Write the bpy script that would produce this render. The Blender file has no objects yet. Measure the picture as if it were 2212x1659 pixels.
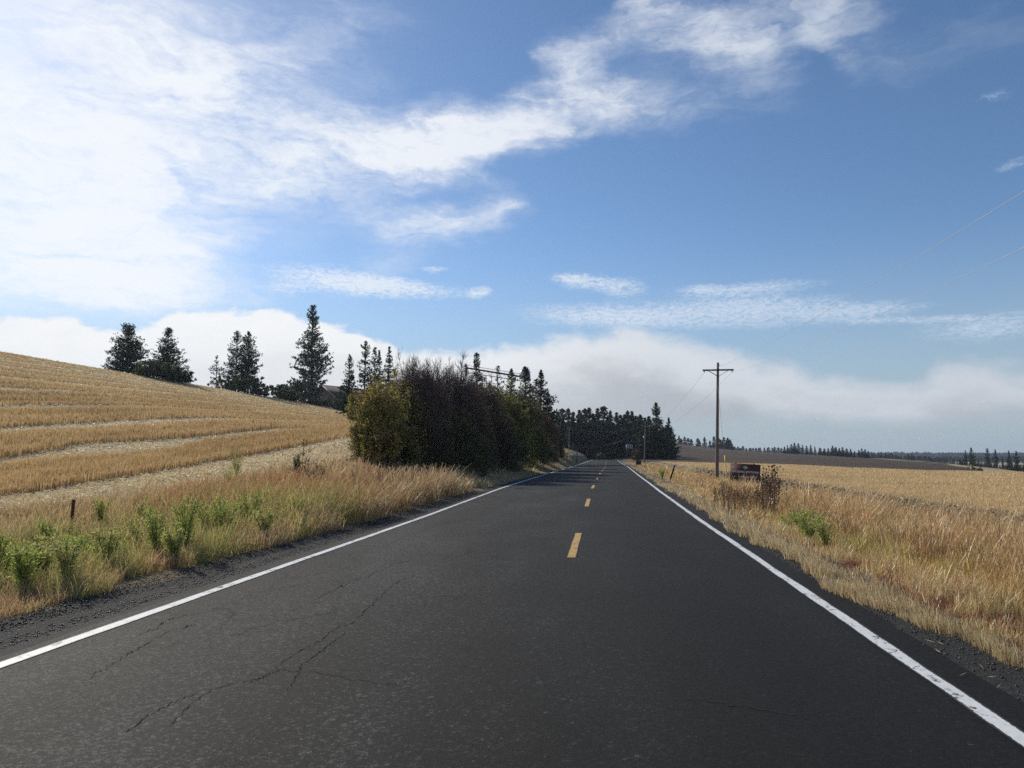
import bpy, math, random
import numpy as np
from mathutils import Vector, Matrix

R = math.radians
rng = np.random.default_rng(7)
random.seed(7)
scene = bpy.context.scene
COL = scene.collection

# ------------------------------------------------------------------ camera
EYE = 1.57
PSI, PIT = R(7.15), R(5.56)          # yaw to the left of the road direction (+Y), pitch up
F = 1555.0                            # focal length in photo pixels (2212 wide)
cam_d = bpy.data.cameras.new("camera")
cam = bpy.data.objects.new("camera", cam_d)
COL.objects.link(cam)
cam.location = (0, 0, EYE)
cam.rotation_euler = (math.pi / 2 + PIT, 0, PSI)
cam_d.sensor_width = 36.0
cam_d.lens = 36.0 * F / 2212.0
cam_d.clip_start = 0.1
cam_d.clip_end = 20000
scene.camera = cam

def place(u, D):
    """ground position seen at photo column u, at depth D"""
    xc = (u - 1106.0) / F
    return (D * xc * math.cos(PSI) - D * math.sin(PSI), D * math.cos(PSI) + D * xc * math.sin(PSI))
def zat(v, D):
    return EYE + (981.0 - v) / F * D
def azel(u, v):
    xc = (u - 1106.0) / F
    yc = (829.5 - v) / F
    y = math.cos(PIT) - yc * math.sin(PIT)
    z = math.sin(PIT) + yc * math.cos(PIT)
    X = xc * math.cos(PSI) - y * math.sin(PSI)
    Y = y * math.cos(PSI) + xc * math.sin(PSI)
    return math.degrees(math.atan2(X, Y)), math.degrees(math.atan2(z, math.hypot(X, Y)))

# ------------------------------------------------------------------ world
SUN_AZ, SUN_EL = R(-50), R(31)
SUN = Vector((math.sin(SUN_AZ) * math.cos(SUN_EL), math.cos(SUN_AZ) * math.cos(SUN_EL), math.sin(SUN_EL)))
scene.view_settings.view_transform = 'Standard'
scene.view_settings.look = 'None'
scene.view_settings.gamma = 1
scene.view_settings.exposure = 0.0

world = bpy.data.worlds.new("World")
scene.world = world
world.use_nodes = True
wt = world.node_tree
wt.nodes.clear()

class NT:
    def __init__(s, t): s.t = t
    def n(s, typ, ins=None, **kw):
        nd = s.t.nodes.new(typ)
        for k, v in kw.items(): setattr(nd, k, v)
        for k, v in (ins or {}).items():
            if hasattr(v, 'is_output'): s.t.links.new(v, nd.inputs[k])
            else: nd.inputs[k].default_value = v
        return nd
    def m(s, op, a, b=0.0, c=None, clamp=False):
        ins = {0: a, 1: b}
        if c is not None: ins[2] = c
        nd = s.n('ShaderNodeMath', ins, operation=op); nd.use_clamp = clamp
        return nd.outputs[0]
    def vm(s, op, a, b=(0, 0, 0)):
        nd = s.n('ShaderNodeVectorMath', {0: a, 1: b}, operation=op)
        return nd.outputs['Value'] if op in ('LENGTH', 'DOT_PRODUCT', 'DISTANCE') else nd.outputs[0]
    def noise(s, vec, scale, detail=4, rough=.5, dist=0.0, col=False):
        nd = s.n('ShaderNodeTexNoise', {'Vector': vec, 'Scale': scale, 'Detail': detail, 'Roughness': rough, 'Distortion': dist})
        return nd.outputs['Color' if col else 'Fac']
    def rng(s, v, a, b, c=0.0, d=1.0, smooth=True):
        nd = s.n('ShaderNodeMapRange', {0: v, 1: a, 2: b, 3: c, 4: d})
        if smooth: nd.interpolation_type = 'SMOOTHSTEP'
        return nd.outputs[0]
    def mix(s, f, a, b):
        nd = s.n('ShaderNodeMix', data_type='RGBA')
        for sock, v in ((nd.inputs[0], f), (nd.inputs[6], a), (nd.inputs[7], b)):
            if hasattr(v, 'is_output'): s.t.links.new(v, sock)
            else: sock.default_value = v if not isinstance(v, tuple) or len(v) == 4 else (*v, 1)
        return nd.outputs[2]
    def ramp(s, f, stops, interp='LINEAR'):
        nd = s.n('ShaderNodeValToRGB', {0: f})
        cr = nd.color_ramp; cr.interpolation = interp
        while len(cr.elements) < len(stops): cr.elements.new(.5)
        for e, (p, c) in zip(cr.elements, stops):
            e.position = p; e.color = (*c, 1) if len(c) == 3 else c
        return nd.outputs[0]

W = NT(wt)
SKY_STRENGTH = 0.115
gen = W.n('ShaderNodeTexCoord').outputs['Generated']
d = W.vm('NORMALIZE', gen)
sep = W.n('ShaderNodeSeparateXYZ', {0: d})
az = W.m('MULTIPLY', W.m('ARCTAN2', sep.outputs[0], sep.outputs[1]), 57.2958)
el = W.m('MULTIPLY', W.m('ARCSINE', sep.outputs[2]), 57.2958)
P0 = W.n('ShaderNodeCombineXYZ', {0: az, 1: el, 2: 0.0}).outputs[0]
# ragged cloud edges: two scales of warp
w1 = W.vm('MULTIPLY', W.vm('SUBTRACT', W.noise(W.vm('MULTIPLY', P0, (.10, .22, 1)), 1.0, 8, .62, 0, True), (.5, .5, .5)), (12, 5.0, 0))
P = W.vm('ADD', P0, w1)
w2 = W.vm('MULTIPLY', W.vm('SUBTRACT', W.noise(W.vm('MULTIPLY', P0, (.5, 1.1, 1)), 1.0, 5, .65, 0, True), (.5, .5, .5)), (2.6, .9, 0))
Pc = W.vm('ADD', P0, w2)

def blob(vec, u, v, rx, ry, rot=0.0, amp=1.0, inner=0.0):
    a, e = azel(u, v)
    k = 57.2958 / F
    mp = W.n('ShaderNodeMapping', {'Vector': vec, 'Location': (a, e, 0), 'Rotation': (0, 0, R(rot)), 'Scale': (rx * k, ry * k, 1)}, vector_type='TEXTURE')
    L = W.vm('LENGTH', mp.outputs[0])
    return W.rng(L, 1.0, inner, 0.0, amp)
def total(lst):
    o = lst[0]
    for b in lst[1:]: o = W.m('ADD', o, b)
    return o
veil = total([
    blob(P, -40, 330, 700, 430, 0, 1.25), blob(P, 300, 500, 260, 190, -10, .55), blob(P, 250, 60, 480, 170, -8, .6), blob(P, 250, 310, 360, 70, -10, .4),
    blob(P, 600, 250, 520, 190, -5, .72), blob(P, 150, 590, 420, 110, 0, .45), blob(P, 680, 60, 420, 130, 0, .5), blob(P, 380, 620, 420, 90, 0, .42), blob(P, 760, 480, 420, 130, 0, .22),
    blob(P, 860, 330, 460, 120, 8, .8), blob(P, 1120, 262, 430, 100, 8, .75), blob(P, 1270, 150, 150, 110, -35, .6),
    blob(P, 1400, 245, 260, 85, -8, .65), blob(P, 1180, 190, 190, 80, 35, .45), blob(P, 1000, 310, 400, 70, 8, .5), blob(P, 1560, 250, 200, 60, -12, .3), blob(P, 1330, 60, 230, 80, 20, .3),
    blob(P, 1430, 60, 190, 120, -20, .7), blob(P, 1590, 130, 190, 110, -35, .65), blob(P, 1700, 30, 400, 95, 5, .7),
    blob(P, 1850, 80, 300, 90, -30, .5), blob(P, 2120, 60, 170, 80, -20, .45), blob(P, 1780, 120, 140, 50, -40, .45), blob(P, 1700, 220, 120, 50, -30, .3),
    blob(P, 920, 465, 270, 60, 4, .6), blob(P, 1070, 425, 130, 60, -30, .5), blob(P, 1010, 490, 280, 60, 8, .45),
    blob(P, 860, 560, 180, 60, 10, .4), blob(P, 640, 420, 300, 130, 0, .25),
])
vn = W.noise(W.vm('MULTIPLY', P, (.17, .42, 1)), 1.0, 8, .6, .6)
vn2 = W.noise(W.vm('MULTIPLY', P0, (.9, 1.9, 1)), 1.0, 5, .6, .3)
wisp = W.noise(W.n('ShaderNodeMapping', {'Vector': P, 'Rotation': (0, 0, R(14)), 'Scale': (.10, .85, 1)}).outputs[0], 1.0, 9, .68, .8)
vnn = W.m('ADD', W.m('MULTIPLY', vn, .50), W.m('ADD', W.m('MULTIPLY', vn2, .18), W.m('MULTIPLY', wisp, .32)))
vnn = W.m('ADD', W.m('MULTIPLY', W.m('SUBTRACT', vnn, .5), 1.7), .5)
veil_a = W.rng(W.m('MULTIPLY', veil, W.m('ADD', W.m('MULTIPLY', vnn, 1.7), .0)), .10, 1.35, 0, .92)
streak = total([
    blob(Pc, 720, 606, 250, 52, -4, 1.1), blob(Pc, 880, 622, 260, 34, -3, 1.0), blob(Pc, 600, 625, 90, 26, 0, .6), blob(Pc, 938, 581, 52, 13, 0, .9), blob(Pc, 1035, 630, 42, 20, 0, .9),
    blob(Pc, 1262, 608, 110, 34, -3, 1.1), blob(Pc, 1345, 622, 80, 34, 0, .9), blob(Pc, 1230, 600, 60, 14, 0, .6),
    blob(Pc, 1280, 680, 300, 44, -2, 1.0), blob(Pc, 1580, 690, 420, 42, -2, 1.0), blob(Pc, 1650, 655, 290, 34, -2, 1.0), blob(Pc, 1640, 621, 230, 22, 0, 1.0),
    blob(Pc, 1510, 622, 60, 20, 0, .7), blob(Pc, 1880, 668, 200, 24, 0, .9), blob(Pc, 2130, 706, 190, 46, 0, 1.0), blob(Pc, 1950, 690, 200, 14, -3, .8), blob(Pc, 2190, 357, 60, 18, 12, .7), blob(Pc, 2150, 205, 50, 18, 0, .6),
    blob(Pc, 1460, 640, 260, 60, 0, .28),
])
sn = W.noise(W.vm('MULTIPLY', Pc, (2.2, 5.5, 1)), 1.0, 7, .72, .8)
sn = W.m('ADD', W.m('MULTIPLY', W.m('SUBTRACT', sn, .5), 2.6), .5)
streak_a = W.rng(W.m('MULTIPLY', streak, W.m('ADD', sn, .22)), .12, 1.15, 0, .85)
# the low bank of cloud over the horizon
bank_pts = [(-400, 660), (0, 672), (150, 678), (215, 705), (330, 690), (430, 662), (560, 672), (700, 690), (800, 712), (900, 752), (1010, 752), (1090, 738), (1180, 722), (1290, 700), (1370, 694), (1460, 715), (1560, 742), (1700, 772), (1830, 800), (1900, 812), (1960, 806), (2050, 770), (2212, 778), (2700, 800)]
fc = W.n('ShaderNodeFloatCurve', {1: W.rng(az, -60, 60, 0, 1, False)})
cv = fc.mapping.curves[0]
pts = sorted(((azel(u, v)[0] + 60) / 120, azel(u, v)[1] / 20) for u, v in bank_pts)
pts = [p for p in pts if 0 < p[0] < 1]
while len(cv.points) < len(pts) + 2: cv.points.new(.5, .5)
for q, p in zip(cv.points, [(0, pts[0][1])] + pts + [(1, pts[-1][1])]): q.location = p
fc.mapping.update()
top_el = W.m('MULTIPLY', fc.outputs[0], 20.0)
puff = W.noise(W.vm('MULTIPLY', P0, (.34, .6, 1)), 1.0, 6, .55, .2)
rel = W.m('SUBTRACT', W.m('ADD', top_el, W.m('MULTIPLY', W.m('SUBTRACT', puff, .5), 3.2)), el)      # degrees below the bank's top
soft = W.rng(az, -22, 8, .6, 2.0)
bank_top = W.m('DIVIDE', rel, soft); 
bank_top = W.rng(bank_top, -.1, 1.0, 0, 1)
botn = W.noise(W.vm('MULTIPLY', P0, (.10, .5, 1)), 1.0, 4, .5)
bot = W.m('SUBTRACT', W.m('ADD', el, W.m('MULTIPLY', W.m('SUBTRACT', botn, .5), 2.5)), W.rng(az, -12, 3, -12, 2.0))
bank_bot = W.rng(bot, -.6, 1.4, 0, 1)
thick = W.noise(W.vm('MULTIPLY', P0, (.11, .26, 1)), 1.0, 5, .55)
bank_a = W.m('MULTIPLY', W.m('MULTIPLY', bank_top, bank_bot), W.rng(thick, .25, .55, .80, .98))

sundot = W.vm('DOT_PRODUCT', d, tuple(SUN))
near = W.rng(sundot, .35, .95, 0, 1)
sky = W.n('ShaderNodeTexSky', sky_type='NISHITA')
sky.sun_disc = False
sky.sun_elevation = SUN_EL
sky.sun_rotation = SUN_AZ
sky.altitude = 900; sky.air_density = 1.0; sky.dust_density = 0.6; sky.ozone_density = 2.0
skyc = W.n('ShaderNodeHueSaturation', {'Color': sky.outputs[0], 'Saturation': 1.08, 'Value': SKY_STRENGTH}).outputs[0]
skyc = W.vm('MULTIPLY', skyc, (.92, .98, 1.03))
skyc = W.mix(W.rng(el, 17, -1, 0, .9), skyc, (.36, .45, .53))
veil_c = W.mix(near, (.54, .61, .73), (.93, .96, 1.0))
streak_c = W.mix(near, (.60, .70, .84), (.9, .93, .97))
shade = W.rng(W.m('ADD', rel, W.m('MULTIPLY', W.m('SUBTRACT', thick, .5), 9.0)), .8, 6.5, 0, 1)
bank_hi = W.mix(W.rng(az, -28, 28, 0, 1), (.93, .94, .95), (.62, .66, .72))
bank_lo = W.mix(W.rng(az, -30, 12, 0, 1), (.78, .81, .84), (.43, .46, .51))
bank_c = W.mix(shade, bank_hi, bank_lo)
c = W.mix(veil_a, skyc, veil_c)
c = W.mix(bank_a, c, bank_c)
c = W.mix(W.m('MULTIPLY', streak_a, .9), c, streak_c)
bg = W.n('ShaderNodeBackground', {'Color': c, 'Strength': 1.0})
out = W.n('ShaderNodeOutputWorld', {'Surface': bg.outputs[0]})

# ------------------------------------------------------------------ sun
sl = bpy.data.lights.new("sun", 'SUN')
sl.energy = 4.6; sl.angle = R(0.5); sl.color = (1.0, .92, .78)
so = bpy.data.objects.new("sun", sl)
so.rotation_euler = SUN.to_track_quat('Z', 'Y').to_euler()
so.location = (-200, 200, 200)
COL.objects.link(so)

# ------------------------------------------------------------------ mesh helpers
def tag(o, label=None, cat=None, group=None, kind=None):
    if label: o['label'] = label
    if cat: o['category'] = cat
    if group: o['group'] = group
    if kind: o['kind'] = kind
    return o
def empty(name, loc=(0, 0, 0), rz=0.0, s=1.0):
    o = bpy.data.objects.new(name, None); COL.objects.link(o)
    o.location = loc; o.rotation_euler = (0, 0, rz); o.scale = (s, s, s)
    o.empty_display_size = .2
    return o

class MB:
    """collects vertices and faces, builds ONE mesh object"""
    def __init__(s):
        s.V, s.Q, s.T, s.C, s.n = [], [], [], [], 0
    def add(s, v, quads=None, tris=None, col=(.5, .5, .5)):
        v = np.asarray(v, float).reshape(-1, 3)
        if quads is not None and len(quads): s.Q.append(np.asarray(quads, int).reshape(-1, 4) + s.n)
        if tris is not None and len(tris): s.T.append(np.asarray(tris, int).reshape(-1, 3) + s.n)
        c = np.asarray(col, float)
        if c.ndim == 1: c = np.tile(c[:3], (len(v), 1))
        s.V.append(v); s.C.append(c.reshape(-1, 3)); s.n += len(v)
    def box(s, c, size, rot=None, col=(.5, .5, .5)):
        x, y, z = [q / 2 for q in size]
        v = np.array([(a * x, b * y, e * z) for e in (-1, 1) for b in (-1, 1) for a in (-1, 1)])
        if rot is not None: v = v @ np.array(rot.to_3x3()).T
        s.add(v + np.array(c), [(0, 2, 3, 1), (4, 5, 7, 6), (0, 1, 5, 4), (2, 6, 7, 3), (0, 4, 6, 2), (1, 3, 7, 5)], None, col)
    def tubes(s, A, r0, r1, segs=4, sides=3, col=(.2, .15, .1)):
        """A: (N,3,3) quadratic bezier control points"""
        A = np.asarray(A, float); N = len(A)
        if N == 0: return
        t = np.linspace(0, 1, segs + 1)[None, :, None]
        Pp = (1 - t) ** 2 * A[:, None, 0] + 2 * t * (1 - t) * A[:, None, 1] + t ** 2 * A[:, None, 2]
        T = 2 * (1 - t) * (A[:, None, 1] - A[:, None, 0]) + 2 * t * (A[:, None, 2] - A[:, None, 1])
        T /= np.linalg.norm(T, axis=2, keepdims=True) + 1e-9
        ref = np.where(np.abs(T[..., 2:3]) > .9, np.array([1., 0, 0]), np.array([0, 0, 1.]))
        U = np.cross(T, ref); U /= np.linalg.norm(U, axis=2, keepdims=True) + 1e-9
        Vv = np.cross(T, U)
        r0 = np.broadcast_to(np.asarray(r0, float), (N,)); r1 = np.broadcast_to(np.asarray(r1, float), (N,))
        rr = r0[:, None] * (1 - t[:, :, 0]) + r1[:, None] * t[:, :, 0]
        th = np.arange(sides) / sides * 2 * np.pi
        ring = (np.cos(th)[None, None, :, None] * U[:, :, None] + np.sin(th)[None, None, :, None] * Vv[:, :, None]) * rr[:, :, None, None] + Pp[:, :, None]
        v = ring.reshape(-1, 3)
        idx = np.arange(N * (segs + 1) * sides).reshape(N, segs + 1, sides)
        a, b = idx[:, :-1], idx[:, 1:]
        q = np.stack([a, np.roll(a, -1, 2), np.roll(b, -1, 2), b], -1).reshape(-1, 4)
        c = np.asarray(col, float)
        if c.ndim == 2: c = np.repeat(c, (segs + 1) * sides, 0)
        s.add(v, q, None, c)
        if sides > 3:   # close the far ends
            cap = idx[:, -1]; cap0 = idx[:, 0]
            for k in range(1, sides - 1):
                s.T.append(np.stack([cap[:, 0], cap[:, k], cap[:, k + 1]], -1) + s.n - len(v))
                s.T.append(np.stack([cap0[:, 0], cap0[:, k + 1], cap0[:, k]], -1) + s.n - len(v))
    def leaves(s, Pn, dirv, length, width, col):
        """small bent diamond leaves"""
        Pn = np.asarray(Pn, float); N = len(Pn)
        if N == 0: return
        dv = dirv / (np.linalg.norm(dirv, axis=1, keepdims=True) + 1e-9)
        rnd = rng.normal(size=(N, 3)); side = np.cross(dv, rnd); side /= np.linalg.norm(side, axis=1, keepdims=True) + 1e-9
        L = np.broadcast_to(np.asarray(length, float), (N,))[:, None]; Wd = np.broadcast_to(np.asarray(width, float), (N,))[:, None]
        v = np.stack([Pn, Pn + dv * L * .5 + side * Wd * .5, Pn + dv * L, Pn + dv * L * .5 - side * Wd * .5], 1).reshape(-1, 3)
        q = np.arange(N * 4).reshape(N, 4)
        c = np.asarray(col, float)
        if c.ndim == 2: c = np.repeat(c, 4, 0)
        s.add(v, q, None, c)
    def blades(s, Pn, h, w, lean, col, tipcol=None, tipw=0.35):
        """upright grass blades; lean (N,2) is the tip offset"""
        N = len(Pn)
        if N == 0: return
        a = rng.uniform(0, np.pi, N); sd = np.stack([np.cos(a), np.sin(a), np.zeros(N)], 1) * (np.asarray(w) * .5)[:, None]
        h = np.asarray(h); ln = np.concatenate([lean, np.zeros((N, 1))], 1)
        up = np.array([0, 0, 1.])
        m = Pn + up * (h * .6)[:, None] + ln * .42
        t = Pn + up * h[:, None] + ln
        v = np.stack([Pn - sd, Pn + sd, m + sd * .85, m - sd * .85, t + sd * tipw, t - sd * tipw], 1).reshape(-1, 3)
        b = np.arange(N)[:, None] * 6
        q = np.concatenate([b + [0, 1, 2, 3], b + [3, 2, 4, 5]], 0)
        tc = col if tipcol is None else tipcol
        mc = col if tipcol is None else col * .5 + tipcol * .5
        c = np.stack([col, col, mc, mc, tc, tc], 1).reshape(-1, 3)
        s.add(v, q, None, c)
    def build(s, name, mat, parent=None, smooth=False):
        me = bpy.data.meshes.new(name)
        V = np.concatenate(s.V) if s.V else np.zeros((0, 3)); C = np.concatenate(s.C) if s.C else np.zeros((0, 3))
        Q = np.concatenate(s.Q) if s.Q else np.zeros((0, 4), int); T = np.concatenate(s.T) if s.T else np.zeros((0, 3), int)
        me.vertices.add(len(V)); me.vertices.foreach_set('co', V.astype(np.float32).ravel())
        nl = Q.size + T.size
        me.loops.add(nl); me.loops.foreach_set('vertex_index', np.concatenate([Q.ravel(), T.ravel()]).astype(np.int32))
        np_ = len(Q) + len(T)
        me.polygons.add(np_)
        starts = np.concatenate([np.arange(len(Q)) * 4, len(Q) * 4 + np.arange(len(T)) * 3])
        me.polygons.foreach_set('loop_start', starts.astype(np.int32))
        if smooth: me.polygons.foreach_set('use_smooth', np.ones(np_, bool))
        me.update(calc_edges=True)
        at = me.color_attributes.new('Col', 'FLOAT_COLOR', 'POINT')
        at.data.foreach_set('color', np.concatenate([C, np.ones((len(C), 1))], 1).astype(np.float32).ravel())
        me.materials.append(mat)
        o = bpy.data.objects.new(name, me); COL.objects.link(o)
        if parent is not None: o.parent = parent
        return o

def vary(c, n, amt=.15, hue=.06):
    c = np.asarray(c, float)
    base = np.tile(c, (n, 1)) if c.ndim == 1 else c
    k = np.exp(rng.normal(0, amt, (n, 1)))
    return np.clip(base * k * (1 + rng.normal(0, hue, (n, 3))), .003, .95)

def vnoise(x, y, seed=0):
    """smooth value noise in [0,1]"""
    x = np.asarray(x, float); y = np.asarray(y, float)
    xi = np.floor(x).astype(np.int64); yi = np.floor(y).astype(np.int64); xf = x - xi; yf = y - yi
    xf = xf * xf * (3 - 2 * xf); yf = yf * yf * (3 - 2 * yf)
    def hsh(a, b):
        n = (a * 374761393 + b * 668265263 + seed * 1442695041) & 0x7fffffff
        n = ((n ^ (n >> 13)) * 1274126177) & 0x7fffffff
        return ((n ^ (n >> 16)) & 0xffff) / 65535.0
    return (hsh(xi, yi) * (1 - xf) + hsh(xi + 1, yi) * xf) * (1 - yf) + (hsh(xi, yi + 1) * (1 - xf) + hsh(xi + 1, yi + 1) * xf) * yf
def fbm(x, y, seed=0, o=4):
    t = 0; a = .5; n = 0
    for k in range(o):
        t = t + a * vnoise(x * 2 ** k, y * 2 ** k, seed + k * 17); n += a; a *= .5
    return t / n
def sstep(x, a, b):
    t = np.clip((x - a) / (b - a), 0, 1); return t * t * (3 - 2 * t)

# ------------------------------------------------------------------ terrain
def cx(Y):   # middle between the two white edge lines
    return np.interp(Y, [-40, 30, 54, 62, 87, 142, 196, 230, 280, 360, 600], [-1.09, -1.08, -.84, -.72, -.34, -.03, .54, -.2, -6, -28, -120])
def zr(Y):
    return np.interp(Y, [-40, 18, 32, 56, 62, 87, 142, 185, 200, 215, 240, 300, 420], [0, 0, .07, .07, .05, .01, -.03, .0, .0, -.15, -.9, -3.2, -5])
EU = np.array([1250, 1450, 1512, 1670, 1828, 1986, 2145, 2212, 2600, 3400.])
EV = np.array([996, 998, 1000, 1003, 1011, 1017.4, 1020, 1021.5, 1030, 1045.])
E_D = 2.02 * F / (EV - 981)
def az_of_u(u): return np.arctan((np.asarray(u) - 1106.0) / F) - PSI
E_AZ = az_of_u(EU)
RU = np.array([1250, 1454, 1523, 1583, 1638, 1771, 1828, 1891, 1987, 2081, 2107, 2212, 3400.])
RV = np.array([955, 957, 966.7, 972, 976.3, 983.6, 987.4, 990.5, 1000, 1009.5, 1019, 1024, 1035.])
RD = np.array([700, 700, 700, 690, 680, 620, 590, 550, 450, 340, 300, 240, 200.])
R_AZ = az_of_u(RU); R_E = (981 - RV) / F
PU = np.array([1250, 1900, 2000, 2068, 2150, 2212, 2400, 3400.])     # pale hill beyond, far right
PV = np.array([985, 990, 996, 1004.5, 1012, 1021, 1023, 1020.])
P_AZ = az_of_u(PU); P_E = (981 - PV) / F
def depth_az(X, Y):
    return Y * math.cos(PSI) - X * math.sin(PSI), np.arctan2(X, np.maximum(Y, 1e-3))
def edge_D(azv): return np.interp(azv, E_AZ, E_D)
def rough(X, Y): return (fbm(X * .9, Y * .9, 3) - .5) * .12
def terrain(X, Y):
    X = np.asarray(X, float); Y = np.asarray(Y, float)
    c = cx(Y); Xl = X - c; z0 = zr(Y)
    # left of the road
    ls = -Xl - 4.4
    ze = np.interp(Y, [-30, 8, 22, 30, 42, 57, 80, 120, 200, 320, 500], [-.6, -.3, .05, .65, 1.5, 2.9, 3.9, 4.6, 5, 4, 0])
    t = np.clip(ls / 14.5, 0, 1)
    p = np.interp(Y, [0, 60, 130, 240], [1.25, 1.0, .42, .6])
    zl = z0 * (1 - t) + ze * t ** p
    zl = zl - .28 * np.exp(-((ls - 3.2) / 1.8) ** 2) * sstep(ls, 0, 1.5) * (1 - sstep(Y, 40, 80))
    xh = -(X + 20)
    tt = np.clip(xh / 67, 0, 3)
    up = (16.8 - ze) * np.clip(tt, 0, 1.3) ** 1.3
    dn = (16.8 - ze) - .10 * (xh - 67)
    k = .8
    hmix = -k * np.log(np.exp(-np.clip(up, -30, 60) / k) + np.exp(-np.clip(dn, -30, 60) / k))
    hill = np.where(xh > 0, np.maximum(hmix, -14) * (1 - .75 * sstep(Y, 300, 700)), 0)
    zl = zl + hill
    # right of the road
    rs = Xl - 3.7
    side = np.interp(rs, [0, .9, 2.6, 5.0, 7.6, 9, 13, 40], [0, -.04, -.3, -.52, -.55, -.47, -.45, -.45])
    D, azv = depth_az(X, Y)
    eD = edge_D(azv); e0 = (-.45 - EYE) / eD
    rD = np.interp(azv, R_AZ, RD); rE = np.interp(azv, R_AZ, R_E)
    pE = np.interp(azv, P_AZ, P_E)
    pD = 470 + 350 * (1 - sstep(azv, az_of_u(1890), az_of_u(2010)))
    tq = np.clip((D - eD) / (rD - eD), 0, 1)
    e = e0 + (rE - e0) * tq ** .8
    zq = EYE + e * np.maximum(D, 1)
    dip = EYE + (np.minimum(rE, pE) - .010) * D
    midf = sstep(D, rD, rD * 1.25)
    zq2 = zq * (1 - midf) + dip * midf
    up2 = sstep(D, rD * 1.2, pD)
    zq2 = np.where(D > rD, zq2 * (1 - up2) + (EYE + pE * D) * up2, zq2)
    far = sstep(D, pD * 1.05, 1500)
    zq2 = zq2 * (1 - far) + (-12) * far
    wr = sstep(rs, 0, 9)
    fwd = sstep(D, eD * .97, eD * 1.03)
    zright = z0 * (1 - wr) + (zq2 * fwd + (-.45) * (1 - fwd)) * wr
    near = (z0 + side) 
    zright = np.where(D < eD, near * (1 - sstep(rs, 9, 14)) + (-.45 + z0 * 0) * sstep(rs, 9, 14), zright)
    z = np.where(ls > 0, zl, np.where(rs > 0, zright, z0))
    # small unevenness off the road
    off = np.clip(np.maximum(ls, rs), 0, 2) / 2
    z = z + rough(X, Y) * off * (Y > -50)
    # under the carriageway keep the sheet well below
    z = np.where((ls < 0) & (rs < 0), z - .05 * np.clip(-np.maximum(ls, rs) / .25, 0, 1), z)
    far2 = sstep(np.hypot(X, Y), 1500, 2600)
    return z * (1 - far2) + (-14 + 9 * (fbm(X / 900, Y / 900, 9) - .5) * 2) * far2
def tz(X, Y): return float(terrain(np.array([X]), np.array([Y]))[0])

# ------------------------------------------------------------------ materials
def newmat(name):
    m = bpy.data.materials.new(name); m.use_nodes = True
    m.node_tree.nodes.clear()
    return m, NT(m.node_tree)
def finish(N, shader, disp=None):
    o = N.n('ShaderNodeOutputMaterial'); N.t.links.new(shader, o.inputs[0])
def mat_simple(name, col, rough=.8, noise_scale=8, amt=.25, bump=.3, bscale=None, metal=0.0, stretch=(1, 1, 1), spec=.4):
    m, N = newmat(name)
    co = N.vm('MULTIPLY', N.n('ShaderNodeTexCoord').outputs['Object'], stretch)
    nz = N.noise(co, noise_scale, 6, .6)
    lo = tuple(c * (1 - amt) for c in col); hi = tuple(min(1, c * (1 + amt)) for c in col)
    c = N.mix(N.rng(nz, .3, .7), lo, hi)
    b = N.n('ShaderNodeBump', {'Height': N.noise(co, bscale or noise_scale * 3, 4, .6), 'Strength': bump, 'Distance': .02})
    p = N.n('ShaderNodeBsdfPrincipled', {'Base Color': c, 'Roughness': rough, 'Metallic': metal, 'Normal': b.outputs[0], 'Specular IOR Level': spec})
    finish(N, p.outputs[0]); return m
def mat_attr(name, transl=.3, rough=.7, gloss=.06):
    """plant material: colour from the 'Col' attribute, lets some light through"""
    m, N = newmat(name)
    a = N.n('ShaderNodeAttribute', attribute_name='Col').outputs['Color']
    df = N.n('ShaderNodeBsdfDiffuse', {'Color': a})
    tr = N.n('ShaderNodeBsdfTranslucent', {'Color': a})
    mx = N.n('ShaderNodeMixShader', {0: transl, 1: df.outputs[0], 2: tr.outputs[0]})
    gl = N.n('ShaderNodeBsdfGlossy', {'Color': (1, 1, 1, 1), 'Roughness': .45})
    mg = N.n('ShaderNodeMixShader', {0: gloss, 1: mx.outputs[0], 2: gl.outputs[0]})
    finish(N, mg.outputs[0]); return m
M_grass = mat_attr('grass_blades', .38)
M_leaf = mat_attr('leaves', .33, gloss=.05)
M_weed = mat_attr('weed_leaves', .5, gloss=.03)
M_needle = mat_attr('needles', .12, gloss=.03)
M_straw = mat_attr('straw', .25, gloss=.05)
M_bark = mat_attr('bark', 0.0, gloss=.02)
M_stone = mat_attr('stones', 0.0, gloss=.05)

# ground
m, N = newmat('ground'); M_ground = m
a = N.n('ShaderNodeAttribute', attribute_name='Col').outputs['Color']
co = N.n('ShaderNodeTexCoord').outputs['Object']
n1 = N.noise(co, 1.3, 6, .65); n2 = N.noise(co, 14, 5, .7); n3 = N.noise(co, .08, 4, .6)
f = N.m('ADD', N.m('ADD', N.m('MULTIPLY', n1, .5), N.m('MULTIPLY', n2, .7)), N.m('MULTIPLY', n3, .5))
k = N.rng(f, .5, 1.15, .62, 1.38, False)
cc = N.vm('MULTIPLY', a, N.n('ShaderNodeCombineXYZ', {0: k, 1: k, 2: k}).outputs[0])
b = N.n('ShaderNodeBump', {'Height': N.m('ADD', n2, N.m('MULTIPLY', n1, 2)), 'Strength': .7, 'Distance': .06})
p = N.n('ShaderNodeBsdfPrincipled', {'Base Color': cc, 'Roughness': .95, 'Normal': b.outputs[0], 'Specular IOR Level': .15})
finish(N, p.outputs[0])

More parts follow.
